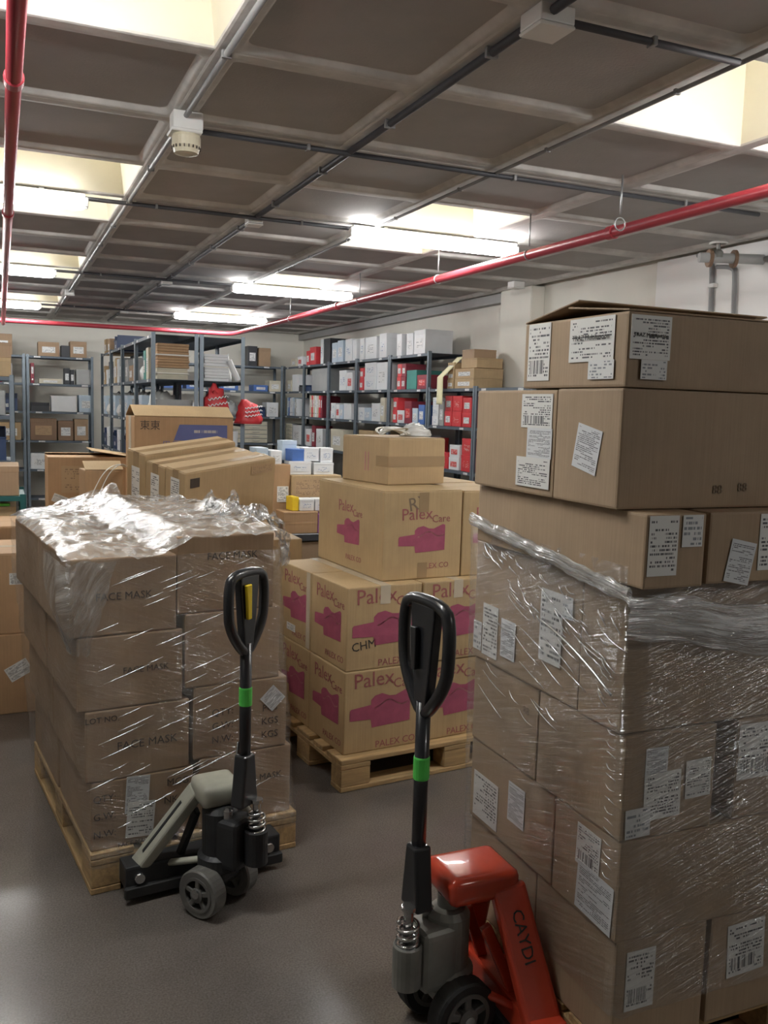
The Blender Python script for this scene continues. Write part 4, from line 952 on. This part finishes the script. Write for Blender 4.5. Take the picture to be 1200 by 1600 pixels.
        P.append(('core', lathe_me([(w_ / 2 * 0.2, -0.001), (w_ / 2 * 0.28, -0.001), (w_ / 2 * 0.28, h_ + 0.002), (w_ / 2 * 0.2, h_ + 0.002)], 'cream_box', 12), Matrix()))
    ITEM[key] = P; return P
MN = {'white_box': 'white', 'pale_blue_box': 'pale blue', 'blue_box': 'blue', 'navy_bin': 'navy', 'red_box': 'red', 'darkred_box': 'dark red', 'black_box': 'black', 'grey_box': 'grey', 'cream_box': 'cream', 'green_box': 'dark green', 'card_tan': 'tan', 'card_brown': 'brown', 'card_dark': 'dark brown', 'card_orange': 'orange-brown', 'card_grey': 'grey-brown', 'bag_plastic': 'translucent', 'print_red': 'red', 'yellow': 'yellow', 'pink_box': 'pink', 'purple_box': 'purple', 'card_palex': 'tan'}
KN = {'carton': 'carton', 'box': 'box', 'binder': 'ring binder', 'bag': 'bag', 'bin': 'storage bin', 'drawers': 'drawer unit', 'paper_stack': 'paper stack', 'roll': 'roll'}
ORD = ['first', 'second', 'third', 'fourth', 'fifth', 'sixth', 'seventh', 'eighth', 'ninth', 'tenth', 'eleventh', 'twelfth', 'thirteenth', 'fourteenth']
def put(kind, loc, rz, size, mat, extra, label, group=None):
    P = item_parts(kind, size[0], size[1], size[2], mat, extra)
    nm = {'carton': 'carton', 'box': 'product_box', 'binder': 'ring_binder', 'bag': 'plastic_bag', 'bin': 'storage_bin', 'drawers': 'drawer_unit', 'paper_stack': 'paper_stack', 'roll': 'roll'}[kind]
    t = thing(nm, label, KN[kind] if kind != 'binder' else 'binder', loc, rz, group)
    last = None
    for n, me, M in P:
        o = obj(n, me, None, last if n == 'handle' else t, M)
        if n == 'drawer': last = o
    return t
def fill(org, rz, z, specs, where, D=0.45, group=None):
    """specs: (gap before, kind, width, height, material, label material, [levels stacked])"""
    c, s = math.cos(rz), math.sin(rz); x = 0.04; n = 0
    cnt = sum(sp[6] if len(sp) > 6 else 1 for sp in specs)
    for sp in specs:
        gap, kind, w_, h_, mat, ex = sp[:6]; lev = sp[6] if len(sp) > 6 else 1
        x += gap; d_ = min(D - 0.06, {'binder': 0.29, 'bin': 0.36}.get(kind, 0.20 + 0.5 * w_))
        for k in range(lev):
            lx, ly = x + w_ / 2, 0.03 + d_ / 2 + (0.0 if k == 0 else 0.004)
            j = random.uniform(-0.02, 0.02) if kind in ('box', 'carton') else 0
            lab = '%s %s, %s from left on %s' % (MN[mat], KN[kind], ORD[min(13, n)], where)
            if lev > 1: lab = '%s %s %s up, %s from left, %s' % (MN[mat], KN[kind], ORD[k], ORD[min(13, n)], where)
            put(kind, (org[0] + c * lx - s * ly, org[1] + s * lx + c * ly, z + 0.001 + k * (h_ + 0.002)), rz + j, (w_, d_, h_), mat, ex, lab, group)
        x += w_ + 0.008; n += 1
RZ = -PI / 2
G1 = 'goods on the right wall racks'
ys = [14.72, 13.62, 12.46, 11.34, 10.22, 9.11]; XF = 4.40; HS = [2.28, 1.88, 1.48, 1.03, 0.58, 0.13]
rn = ['corner wall rack', 'second-from-corner wall rack', 'third-from-corner wall rack', 'fourth-from-corner wall rack', 'nearest tall wall rack']
for k in range(5):
    rack('tall grey steel %s along the right wall' % rn[k], (XF, ys[k]), RZ, ys[k] - ys[k + 1] - 0.006, 0.46, 2.30, HS)
W, CB, PBX, RB, DR, BK, GB, CM, BL = 'white_box', 'card_tan', 'pale_blue_box', 'red_box', 'darkred_box', 'black_box', 'grey_box', 'cream_box', 'blue_box'
LP, LS, LR, LT = 'print_box', 'label_small', 'print_red', 'label_text'
def F_(k, lvl, specs):
    fill((XF, ys[k]), RZ, HS[lvl], specs, '%s shelf of %s' % (('top', 'second', 'third', 'fourth', 'fifth', 'lowest')[lvl], rn[k]), 0.46, G1)
F_(0, 0, [(0.30, 'box', 0.26, 0.13, CM, LS), (0.08, 'box', 0.24, 0.15, W, LR)])
F_(1, 0, [(0.0, 'box', 0.16, 0.22, RB, LS), (0.0, 'box', 0.28, 0.27, 'print_red' if False else RB, LS), (0.22, 'box', 0.12, 0.36, W, LP), (0.02, 'box', 0.26, 0.36, BK, None)])
F_(2, 0, [(0.02, 'box', 0.22, 0.28, PBX, LS), (0.01, 'box', 0.22, 0.30, PBX, LS), (0.08, 'box', 0.26, 0.30, W, LP), (0.02, 'box', 0.14, 0.28, W, None)])
F_(3, 0, [(0.0, 'box', 0.16, 0.28, W, LP), (0.04, 'box', 0.36, 0.28, W, LS), (0.10, 'box', 0.22, 0.30, W, LP)])
F_(4, 0, [(0.1, 'box', 0.14, 0.26, W, LS), (0.14, 'box', 0.18, 0.25, W, LS), (0.02, 'box', 0.30, 0.27, W, LS)])
F_(0, 1, [(0.1, 'box', 0.22, 0.18, CM, LS), (0.04, 'box', 0.36, 0.27, W, None), (0.0, 'bin', 0.24, 0.10, BK, None)])
F_(1, 1, [(0.0, 'bin', 0.25, 0.09, 'navy_bin', None), (0.03, 'carton', 0.72, 0.33, GB, None)])
F_(2, 1, [(0.35, 'box', 0.30, 0.28, W, 'print_box'), (0.0, 'box', 0.22, 0.24, W, LR)])
F_(3, 1, [(0.02, 'box', 0.13, 0.145, RB, LS, 2), (0.03, 'carton', 0.40, 0.175, W, LP, 2), (0.02, 'carton', 0.34, 0.34, W, LS)])
F_(4, 1, [(0.14, 'box', 0.12, 0.15, RB, LS, 2), (0.0, 'box', 0.12, 0.15, DR, LS, 2), (0.03, 'box', 0.26, 0.22, 'green_box', None), (0.02, 'box', 0.26, 0.16, DR, LR)])
F_(0, 2, [(0.1, 'binder', 0.07, 0.30, PBX, LS), (0, 'binder', 0.07, 0.30, BL, LS), (0.0, 'binder', 0.07, 0.29, W, LS), (0, 'binder', 0.07, 0.30, W, LS), (0, 'binder', 0.08, 0.30, PBX, LS), (0.02, 'binder', 0.07, 0.28, GB, LS), (0, 'binder', 0.07, 0.28, W, LS)])
F_(1, 2, [(0.2, 'binder', 0.08, 0.33, CM, LS), (0, 'binder', 0.07, 0.33, RB, LS), (0, 'binder', 0.08, 0.33, CM, LS), (0, 'binder', 0.08, 0.33, W, LS), (0, 'binder', 0.08, 0.33, CM, LS), (0, 'binder', 0.08, 0.33, RB, LS), (0, 'binder', 0.08, 0.32, DR, LS)])
F_(2, 2, [(0.02, 'box', 0.20, 0.11, W, LP, 2), (0.02, 'box', 0.14, 0.2, W, LR), (0.0, 'box', 0.14, 0.20, PBX, LS), (0.02, 'box', 0.30, 0.22, W, None)])
F_(3, 2, [(0.0, 'box', 0.22, 0.17, W, LP), (0, 'box', 0.2, 0.17, PBX, LP), (0.04, 'box', 0.26, 0.23, W, LS), (0.02, 'box', 0.14, 0.30, CM, LS)])
F_(4, 2, [(0.04, 'box', 0.13, 0.15, RB, LS, 2), (0, 'box', 0.2, 0.15, W, LR, 1), (0.0, 'box', 0.2, 0.26, DR, LR), (0.02, 'box', 0.14, 0.18, PBX, LS), (0.02, 'box', 0.16, 0.22, BL, LS)])
F_(0, 3, [(0.05, 'drawers', 0.34, 0.32, GB, None), (0.05, 'carton', 0.42, 0.30, W, LS)])
F_(1, 3, [(0.05, 'box', 0.22, 0.26, W, LR), (0.06, 'box', 0.16, 0.32, DR, LS), (0.04, 'box', 0.3, 0.28, W, LS)])
F_(2, 3, [(0.05, 'carton', 0.5, 0.3, CM, LS), (0.05, 'box', 0.3, 0.22, W, LP)])
F_(3, 3, [(0.05, 'carton', 0.5, 0.32, CB, LS), (0.05, 'box', 0.3, 0.22, W, LP)])
F_(4, 3, [(0.3, 'box', 0.2, 0.16, RB, LR, 2), (0.02, 'box', 0.22, 0.16, W, LR, 2), (0.02, 'box', 0.2, 0.15, RB, LS, 2)])
# lower racks nearer the viewer
yn = [9.10, 8.02, 6.94]; HN = [1.88, 1.48, 1.02, 0.57, 0.13]; nn = ['low rack by yellow strip', 'low rack behind right-hand stack']
for k in range(2): rack('grey steel %s' % nn[k], (XF, yn[k]), RZ, yn[k] - yn[k + 1] - 0.006, 0.40, 1.90, HN)
def G_(k, lvl, specs): fill((XF, yn[k]), RZ, HN[lvl], specs, '%s shelf of %s' % (('top', 'second', 'third', 'fourth', 'lowest')[lvl], nn[k]), 0.40, G1)
G_(0, 0, [(0.36, 'carton', 0.14, 0.09, CB, LS, 3), (0.02, 'carton', 0.42, 0.10, CB, LS, 2)])
o = put('carton', (XF + 0.22, 8.30, 1.88 + 0.21), RZ, (0.34, 0.3, 0.10), 'card_tan', None, 'tan carton lying across the stacked cartons on the low rack', G1)
o = put('carton', (XF + 0.22, 8.36, 1.88 + 0.312), RZ, (0.26, 0.26, 0.09), 'card_brown', None, 'topmost small brown carton of the heap on the low rack', G1)
G_(0, 1, [(0.02, 'box', 0.15, 0.10, W, LP, 3), (0.02, 'box', 0.10, 0.26, GB, LS), (0.02, 'box', 0.16, 0.16, RB, LS, 2), (0.01, 'box', 0.20, 0.16, RB, LR, 2), (0.02, 'box', 0.19, 0.15, RB, LS, 2)])
G_(0, 2, [(0.20, 'box', 0.24, 0.17, RB, LR, 1), (0.02, 'box', 0.22, 0.13, W, LR, 2), (0.05, 'box', 0.22, 0.17, RB, LR, 2)])
G_(0, 3, [(0.2, 'carton', 0.4, 0.3, CB, LS), (0.05, 'carton', 0.3, 0.3, CB, LS)])
G_(1, 1, [(0.05, 'box', 0.2, 0.15, RB, LR, 2), (0.02, 'box', 0.2, 0.14, W, LR, 2)])
G_(1, 2, [(0.05, 'box', 0.2, 0.17, RB, LR, 2), (0.02, 'box', 0.2, 0.17, RB, LS, 2)])
bm = bmesh.new(); pts = [(8.70, 2.20), (8.78, 2.02), (8.775, 1.71)]
def strip(u, v):
    if v < 0.4: a = v / 0.4; y = 8.62 + (8.80 - 8.62) * a; z_ = 2.215 + (2.00 - 2.215) * a; x = 4.50 - 0.14 * a
    else: a = (v - 0.4) / 0.6; y = 8.80; z_ = 2.00 - 0.29 * a; x = 4.36
    return Vector((x - 0.004 * math.sin(u * PI), y - 0.14 * u, z_))
me = sheet_me(strip, 3, 20, 'yellow_paper'); o = tag(obj('paper_strip', me), 'long pale yellow paper strip hanging from the low rack', 'paper')
md = o.modifiers.new('thickness', 'SOLIDIFY'); md.thickness = 0.002

# back wall racks
BH = [2.28, 1.87, 1.45, 1.01, 0.57, 0.13]; YF = 14.60
for x0, x1, lab in ((3.22, 4.36, 'tall grey rack on the back wall by the corner'), (2.06, 3.20, 'tall grey rack on the back wall behind the double row'), (0.37, 1.33, 'tall grey rack on the back wall at the left'), (-0.66, 0.355, 'tall grey rack on the back wall at the picture edge')):
    rack(lab, (x0, YF), 0, x1 - x0, 0.46, 2.30, BH)
G2 = 'goods on the back wall racks'
def B_(x, lvl, specs, where): fill((x, YF), 0, BH[lvl], specs, '%s shelf, %s' % (('top', 'second', 'third', 'fourth', 'fifth', 'lowest')[lvl], where), 0.46, G2)
q = 'back rack by the corner'
B_(3.22, 0, [(0.5, 'box', 0.16, 0.32, BK, LS), (0.02, 'carton', 0.2, 0.3, 'card_brown', None)], q)
B_(3.22, 1, [(0.05, 'box', 0.3, 0.13, BL, LP), (0.25, 'box', 0.24, 0.1, BL, LS), (0.02, 'box', 0.2, 0.18, CM, LS)], q)
B_(3.22, 2, [(0.1, 'bag', 0.3, 0.25, GB, None), (0.10, 'bin', 0.30, 0.16, 'navy_bin', LS), (0.02, 'box', 0.20, 0.24, W, LS)], q)
B_(3.22, 3, [(0.0, 'drawers', 0.4, 0.36, GB, None), (0.05, 'drawers', 0.4, 0.36, GB, None)], q)
B_(3.22, 4, [(0.1, 'carton', 0.5, 0.3, CB, LS), (0.1, 'carton', 0.3, 0.3, W, LS)], q)
q = 'back rack behind the double row'
B_(2.06, 1, [(0.3, 'box', 0.3, 0.14, BL, LP), (0.05, 'box', 0.28, 0.13, BL, LP)], q)
B_(2.06, 2, [(0.2, 'bin', 0.34, 0.16, 'navy_bin', LS), (0.1, 'box', 0.25, 0.2, W, LS)], q)
B_(2.06, 3, [(0.6, 'drawers', 0.4, 0.36, GB, None)], q)
q = 'back rack at the left'
B_(0.37, 0, [(0.13, 'carton', 0.30, 0.21, 'card_brown', LS), (0.02, 'box', 0.12, 0.17, BK, None), (0.0, 'carton', 0.24, 0.24, 'card_brown', LS)], q)
B_(0.37, 1, [(0.02, 'binder', 0.05, 0.3, DR, LS), (0.06, 'box', 0.32, 0.07, CM, LS, 1), (0.03, 'box', 0.08, 0.24, BK, LS), (0.0, 'box', 0.06, 0.22, BK, LS), (0.02, 'box', 0.24, 0.23, GB, None)], q)
B_(0.37, 2, [(0.02, 'bin', 0.26, 0.13, BK, None), (0.02, 'carton', 0.36, 0.24, W, None), (0.03, 'box', 0.2, 0.26, PBX, LS)], q)
B_(0.37, 3, [(0.0, 'carton', 0.38, 0.33, 'card_dark', 'print_carton'), (0.01, 'carton', 0.22, 0.3, 'card_dark', LS), (0.01, 'carton', 0.20, 0.33, 'card_brown', LS)], q)
B_(0.37, 4, [(0.0, 'carton', 0.26, 0.24, W, LS), (0.05, 'bin', 0.3, 0.2, BK, None)], q)
q = 'back rack at picture edge'
B_(-0.66, 0, [(0.5, 'carton', 0.3, 0.3, 'card_brown', LS)], q)
B_(-0.66, 2, [(0.5, 'bin', 0.36, 0.26, 'navy_bin', LS)], q)
B_(-0.66, 3, [(0.6, 'carton', 0.3, 0.26, CB, LS)], q)
B_(-0.66, 1, [(0.55, 'box', 0.1, 0.3, DR, LS), (0.02, 'box', 0.12, 0.28, GB, LS)], q)

# double row in the middle
YM = [9.0, 10.2, 11.4, 12.6, 13.8]; mn = ['nearest', 'second', 'third', 'farthest']
for k in range(4):
    rack('grey steel rack of the middle double row, left side, %s bay' % mn[k], (1.36, YM[k + 1] - 0.003), RZ, 1.194, 0.455, 2.32, [2.30] + BH[1:])
for k in range(2):
    rack('grey steel rack of the middle double row, right side, %s bay' % mn[k], (2.285, YM[k] + 0.003), PI / 2, 1.194, 0.455, 2.32, [2.30] + BH[1:])
G3 = 'goods on the middle double row'
def M_(k, lvl, specs): fill((1.36, YM[k + 1]), RZ, BH[lvl], specs, '%s shelf, %s bay of double row' % (('top', 'second', 'third', 'fourth', 'fifth')[lvl], mn[k]), 0.455, G3)
M_(0, 1, [(0.05, 'bag', 0.3, 0.26, 'bag_plastic', None), (0.05, 'box', 0.16, 0.3, 'green_box', LS), (0.02, 'box', 0.16, 0.32, CM, LS)])
M_(1, 1, [(0.1, 'box', 0.3, 0.26, GB, LS), (0.05, 'carton', 0.34, 0.18, 'card_brown', LS), (0.03, 'box', 0.25, 0.25, W, None)])
M_(2, 1, [(0.1, 'box', 0.16, 0.3, CM, LS), (0.02, 'box', 0.16, 0.32, CB, LS), (0.04, 'box', 0.16, 0.3, W, LS), (0.1, 'box', 0.25, 0.3, GB, LS)])
M_(3, 1, [(0.1, 'box', 0.2, 0.26, CB, LS), (0.1, 'box', 0.2, 0.2, W, LS), (0.1, 'box', 0.25, 0.3, BK, LS)])
for k in range(4):
    M_(k, 2, [(0.05, 'box', 0.25, 0.26, PBX, LS), (0.05, 'bag', 0.3, 0.3, 'bag_plastic', None)] + ([(0.06, 'box', 0.3, 0.22, GB, LS)] if k else []))
    M_(k, 3, [(0.05, 'bin', 0.34, 0.24, 'navy_bin', LS), (0.05, 'box', 0.3, 0.26, W, LS), (0.05, 'bin', 0.3, 0.2, BK, LS)])
M_(2, 0, [(0.2, 'bin', 0.3, 0.2, 'navy_bin', LS)])
M_(3, 0, [(0.2, 'carton', 0.3, 0.22, CB, LS), (0.1, 'carton', 0.3, 0.2, 'card_brown', LS)])
put('paper_stack', (1.575, 9.20, 1.871), 0, (0.30, 0.24, 0.11), 'cream_box', None, 'cream paper stack at the end of the double row, below an orange-brown stack', G3)
put('paper_stack', (1.58, 9.20, 1.984), 0.02, (0.31, 0.25, 0.24), 'card_orange', None, 'strapped orange-brown cardboard stack at the end of the double row', G3)
put('paper_stack', (2.01, 9.20, 1.871), 0.0, (0.25, 0.28, 0.27), 'white_box', None, 'strapped white paper stack at the end of the double row', G3)
put('bag', (2.205, 9.45, 1.871), 0.0, (0.10, 0.2, 0.27), 'bag_plastic', None, 'translucent plastic bag beside the strapped white paper stack', G3)
o = put('roll', (2.225, 9.04, 1.885), 0.0, (0.06, 0.06, 0.22), 'white_box', None, 'pale paper roll leaning against the strapped white paper stack', G3); o.rotation_euler = (0.0, -0.45, 0)
o = put('box', (1.60, 9.25, 1.452), 0.0, (0.36, 0.3, 0.22), 'grey_box', LS, 'grey box low at the end of the double row', G3)
o = put('bag', (2.00, 9.05, 1.452), 0.1, (0.30, 0.2, 0.36), 'red_box', 'script', 'tall red plastic bag with white script at the double row', G3)
o = put('bag', (2.33, 9.02, 1.452), 0.3, (0.28, 0.22, 0.24), 'red_box', 'script', 'squat red plastic bag beside the tall red bag', G3)
o = put('carton', (2.06, 9.25, 1.011), 0.0, (0.36, 0.34, 0.36), 'white_box', 'print_box', 'white carton under the red plastic bags', G3)

# rack and bench at the left edge
rack('grey steel rack at the left edge before the far wall', (-0.90, 8.0), 0, 1.01, 0.5, 1.83, [1.815, 1.50, 1.13, 0.75, 0.36])
G4 = 'goods on the rack at the left edge'
fill((-0.90, 8.0), 0, 1.815, [(0.45, 'carton', 0.5, 0.15, CB, None, 1)], 'top of the left edge rack', 0.5, G4)
put('carton', (-0.12, 8.22, 1.968), 0, (0.42, 0.36, 0.12), 'card_brown', None, 'brown carton on the tan carton atop the left edge rack', G4)
fill((-0.90, 8.0), 0, 1.50, [(0.6, 'box', 0.3, 0.2, GB, None)], 'second shelf of left edge rack', 0.5, G4)
fill((-0.90, 8.0), 0, 1.13, [(0.4, 'bin', 0.5, 0.27, 'navy_bin', LS)], 'third shelf of left edge rack', 0.5, G4)
fill((-0.90, 8.0), 0, 0.75, [(0.35, 'carton', 0.55, 0.24, CB, LT)], 'fourth shelf of left edge rack', 0.5, G4)
rack('low teal steel bench at the left edge', (-0.85, 6.5), 0, 1.0, 0.55, 1.0, [0.985, 0.80, 0.45], 'teal_steel', 'teal_steel', 0, 'steel_bench', 'bench', None)
fill((-0.85, 6.5), 0, 0.985, [(0.2, 'carton', 0.72, 0.2, 'card_brown', LS)], 'top of teal bench', 0.5, G4)
fill((-0.85, 6.5), 0, 0.80, [(0.5, 'box', 0.4, 0.11, 'card_tan', None)], 'middle of teal bench', 0.5, G4)
fill((-0.85, 6.5), 0, 0.45, [(0.3, 'carton', 0.6, 0.25, CB, LS)], 'low shelf of teal bench', 0.5, G4)
o = tag(obj('marker_strip', box_me(-0.05, 0.05, 0, 0.01, 0, 0.02, 'lime', 0.004)), 'bright green strip on the teal bench', 'strip'); o.location = (0.0, 6.56, 0.9145)

# ------------------------------------------------------------------ loose cartons in the middle distance
carton('large brown carton on the floor at the left edge', (-0.13, 5.18, 0), (0.62, 0.5, 0.425), 'card_orange', 0.02, [('lab', 'F', 0.19, 0.02, 0.12, 0.08, 'label_text', 0.5), ('tape', 'F', 0.0, 0.17, 0.05, 0.09, 'tape_brown')])
carton('large brown carton with barcode label stacked at the left edge', (-0.135, 5.20, 0.4255), (0.60, 0.5, 0.42), 'card_orange', -0.01, [('lab', 'F', 0.21, 0.08, 0.09, 0.06, 'label_barcode')], flaps=True, tape=('tape_clear', 'x', 0.05))
carton('brown carton behind the two large ones at the left edge', (-0.16, 5.85, 0), (0.6, 0.5, 0.90), 'card_orange', 0.0, (), flaps=True)
pallet('wooden pallet under the flat cartons behind the left wrapped stack', (0.30, 4.50, 0), 0.0, 1.2, 0.8)
n = 0
for cx_, cy_ in ((0.60, 4.72), (1.19, 4.72), (0.60, 5.09), (1.19, 5.09)):
    for k in range(2):
        carton('plain tan carton under the flat cartons, %s' % ['front left lower', 'front left upper', 'front right lower', 'front right upper', 'rear left lower', 'rear left upper', 'rear right lower', 'rear right upper'][n], (cx_, cy_, PT + k * 0.40), (0.575, 0.36, 0.398), 'card_tan', 0.0, ()); n += 1
ZP = PT + 0.80
PITCH = 0.17
def tall_carton(label, x, y, z0, L_, T_, H_, rz, tilt, prints):
    t = carton(label, (x, y, z0), (L_, T_, H_), 'card_tan', rz, prints, flaps=True, tape=('tape_brown', 'x', 0.045))
    t.rotation_euler = (PITCH, tilt, rz); return t
ang = math.radians(27); T_ = 0.165; L_ = 0.62
for k in range(3):
    sp_k = (T_ / math.cos(PITCH) + 0.003) * k
    ox, oy = 0.855 - math.sin(ang) * sp_k, 4.54 + math.cos(ang) * sp_k
    cx_ = ox + math.cos(ang) * L_ / 2 - math.sin(ang) * T_ / 2; cy_ = oy + math.sin(ang) * L_ / 2 + math.cos(ang) * T_ / 2 + 0.05
    Pp = [('lab', 'L', 0.0, 0.05, 0.07, 0.17, 'label_text')]
    if k == 0: Pp += [('lab', 'F', -0.25, 0.12, 0.06, 0.05, 'ink_brown'), ('lab', 'F', 0.21, 0.13, 0.16, 0.05, 'print_carton')]
    tall_carton('%s flat tan carton standing on edge behind the left wrapped stack' % ['nearest', 'middle', 'rearmost'][k], cx_, cy_, ZP + 0.050, L_, T_ - 0.004, 0.35 + (0, 0.02, 0.075)[k], ang, -0.105, Pp)
carton('plain tan carton under the tented blue-print carton, lower', (1.09, 5.62, 0), (0.7, 0.5, 0.48), 'card_tan', 0.0, ())
carton('plain tan carton under the tented blue-print carton, upper', (1.09, 5.62, 0.4815), (0.7, 0.5, 0.48), 'card_tan', 0.0, ())
tvs = (0.60, 0.22, 0.60); para = [(-0.12, -0.035), (-0.095, 0.04), (0.15, 0.04), (0.15, -0.035)]
tv = carton('tall tan carton with tented flaps and blue print behind the flat cartons', (1.00, 5.50, 0.963), tvs, 'card_orange', math.radians(6), [('poly', 'F', 0.09, 0.205, [(-0.16, -0.045), (-0.125, 0.05), (0.17, 0.05), (0.17, -0.045)], 'ink_blue', 'printed_band'),
    ('lab', 'F', 0.10, 0.215, 0.22, 0.03, 'print_blueband'), ('txt', 'F', -0.21, 0.245, 0.06, '東東', 'ink_brown'), ('txt', 'F', 0.03, 0.135, 0.045, '田 田 田 田 田 田', 'ink_blue'), ('lab', 'L', 0.0, 0.05, 0.05, 0.12, 'label_text'), ('tape', 'L', 0, 0.2, 0.06, 0.2, 'tape_clear')])
flap(tv, tvs, 'F', 0.52, 0.125, 'card_tan'); flap(tv, tvs, 'B', 0.52, 0.125, 'card_tan')
carton('plain carton under the printed brown carton, lower', (0.47, 5.92, 0), (0.5, 0.5, 0.455), 'card_tan', 0.0, ())
carton('plain carton under the printed brown carton, upper', (0.47, 5.92, 0.4565), (0.5, 0.5, 0.455), 'card_tan', 0.0, ())
bs = (0.49, 0.42, 0.39)
bx = carton('brown carton with small white labels and raised flap beside the flat cartons', (0.50, 5.90, 0.9135), bs, 'card_orange', 0.0, [('lab', 'F', -0.18, -0.06, 0.085, 0.05, 'label_text', -0.4), ('lab', 'F', 0.06, -0.06, 0.09, 0.045, 'label_text', -0.03), ('lab', 'F', 0.0, 0.06, 0.34, 0.16, 'print_carton')])
flap(bx, bs, 'R', 0.15, 0.24, 'card_tan'); flap(bx, bs, 'B', 0.05, 0.2, 'card_tan')
ss = (0.22, 0.20, 0.31)
sb_ = carton('small tan carton with white straps behind the left wrapped stack', (0.50, 5.10, ZP + 0.0005), (0.2, 0.18, 0.33), 'card_orange', 0.1, ())
flap(sb_, (0.2, 0.18, 0.33), 'F', 0.5, 0.09, 'card_tan')
t = thing('packing_strap', 'two white packing straps looping over the small tan carton', 'strap', (0.50, 4.95, ZP))
for k in range(2):
    pts = [(-0.10 + 0.035 * k, -0.03, 0.10), (-0.06 + 0.035 * k, -0.03, 0.22), (0.0 + 0.03 * k, -0.03, 0.335), (0.07 + 0.02 * k, 0.0, 0.37), (0.12, 0.05, 0.35)]
    obj('strap_loop', tube_me(smooth_path(pts, 3), 0.009, 'strap_white', 8, flat=0.3), None, t)
# table with goods behind the middle pallet
t = thing('work_table', 'dark metal table loaded with cartons behind the middle pallet', 'table', (2.05, 6.55, 0))
obj('table_top', box_me(-0.42, 0.42, -0.32, 0.32, 0.66, 0.715, 'black_box', 0.005), None, t)
for sx in (-1, 1):
    for sy in (-1, 1): obj('leg', box_me(sx * 0.38 - 0.02, sx * 0.38 + 0.02, sy * 0.28 - 0.02, sy * 0.28 + 0.02, 0, 0.6595, 'rack_dark', 0.003), None, t)
obj('lower_shelf', box_me(-0.40, 0.40, -0.30, 0.30, 0.44, 0.46, 'black_box', 0.003), None, t)
G5 = 'goods on the dark table'
put('carton', (2.0, 6.5, 0.4615), 0, (0.4, 0.4, 0.18), 'card_grey', None, 'carton on the lower shelf of the dark table', G5)
put('carton', (1.75, 6.33, 0.716), 0, (0.20, 0.16, 0.11), 'card_tan', None, 'small tan carton at the front left of the dark table', G5)
carton('tall carton with a white label and raised flap on the dark table', (1.86, 6.66, 0.716), (0.30, 0.30, 0.49), 'card_orange', 0.05, [('lab', 'F', 0.09, 0.02, 0.09, 0.12, 'label_text')])
put('carton', (2.02, 6.35, 0.716), 0, (0.26, 0.2, 0.085), 'card_orange', None, 'flat orange-brown carton on the dark table, lower', G5)
put('carton', (2.02, 6.35, 0.803), 0.02, (0.26, 0.2, 0.07), 'card_orange', None, 'flat orange-brown carton on the dark table, upper', G5)
put('box', (2.20, 6.33, 0.716), 0, (0.09, 0.16, 0.14), 'purple_box', LS, 'purple box at the front right of the dark table', G5)
put('box', (1.99, 6.37, 0.878), 0.1, (0.05, 0.12, 0.10), 'yellow', None, 'yellow packet on the flat orange-brown cartons', G5)
put('box', (2.08, 6.36, 0.878), 0.0, (0.11, 0.13, 0.085), 'white_box', 'print_box', 'white printed box left of its twin under the printed carton', G5)
put('box', (2.20, 6.36, 0.878), 0.0, (0.11, 0.13, 0.085), 'white_box', 'print_box', 'white printed box right of its twin under the printed carton', G5)
carton('printed tan carton heaped with white boxes on the dark table', (2.22, 6.66, 0.716), (0.40, 0.34, 0.41), 'card_tan', 0.0, [('lab', 'F', -0.05, 0.11, 0.26, 0.14, 'print_carton')])
rnd = random.Random(11); zb = 1.127
heap = [(2.10, 6.60, 0.0, 0.18, 0.10, W), (2.29, 6.60, 0.0, 0.16, 0.09, W), (2.08, 6.62, 0.102, 0.10, 0.09, BL), (2.20, 6.63, 0.102, 0.12, 0.10, W), (2.32, 6.62, 0.093, 0.1, 0.11, W), (2.05, 6.73, 0.102, 0.12, 0.15, PBX), (2.18, 6.77, 0.0, 0.12, 0.2, W)]
for k, (x, y, dz, w_, h_, mt) in enumerate(heap):
    put('box', (x, y, zb + dz), rnd.uniform(-0.2, 0.2), (w_, 0.12, h_), mt, 'print_box' if mt == W else None, '%s box in the heap on the printed carton, %s from the bottom left' % (MN[mt], ORD[k]), G5)
for k in range(2):
    put('box', (1.80 + 0.10 * k, 6.64, 1.207), 0.1 * k, (0.09, 0.2, 0.12 - 0.02 * k), (PBX, W)[k], LS, '%s box on the tall carton of the dark table' % ('pale blue', 'white')[k], G5)
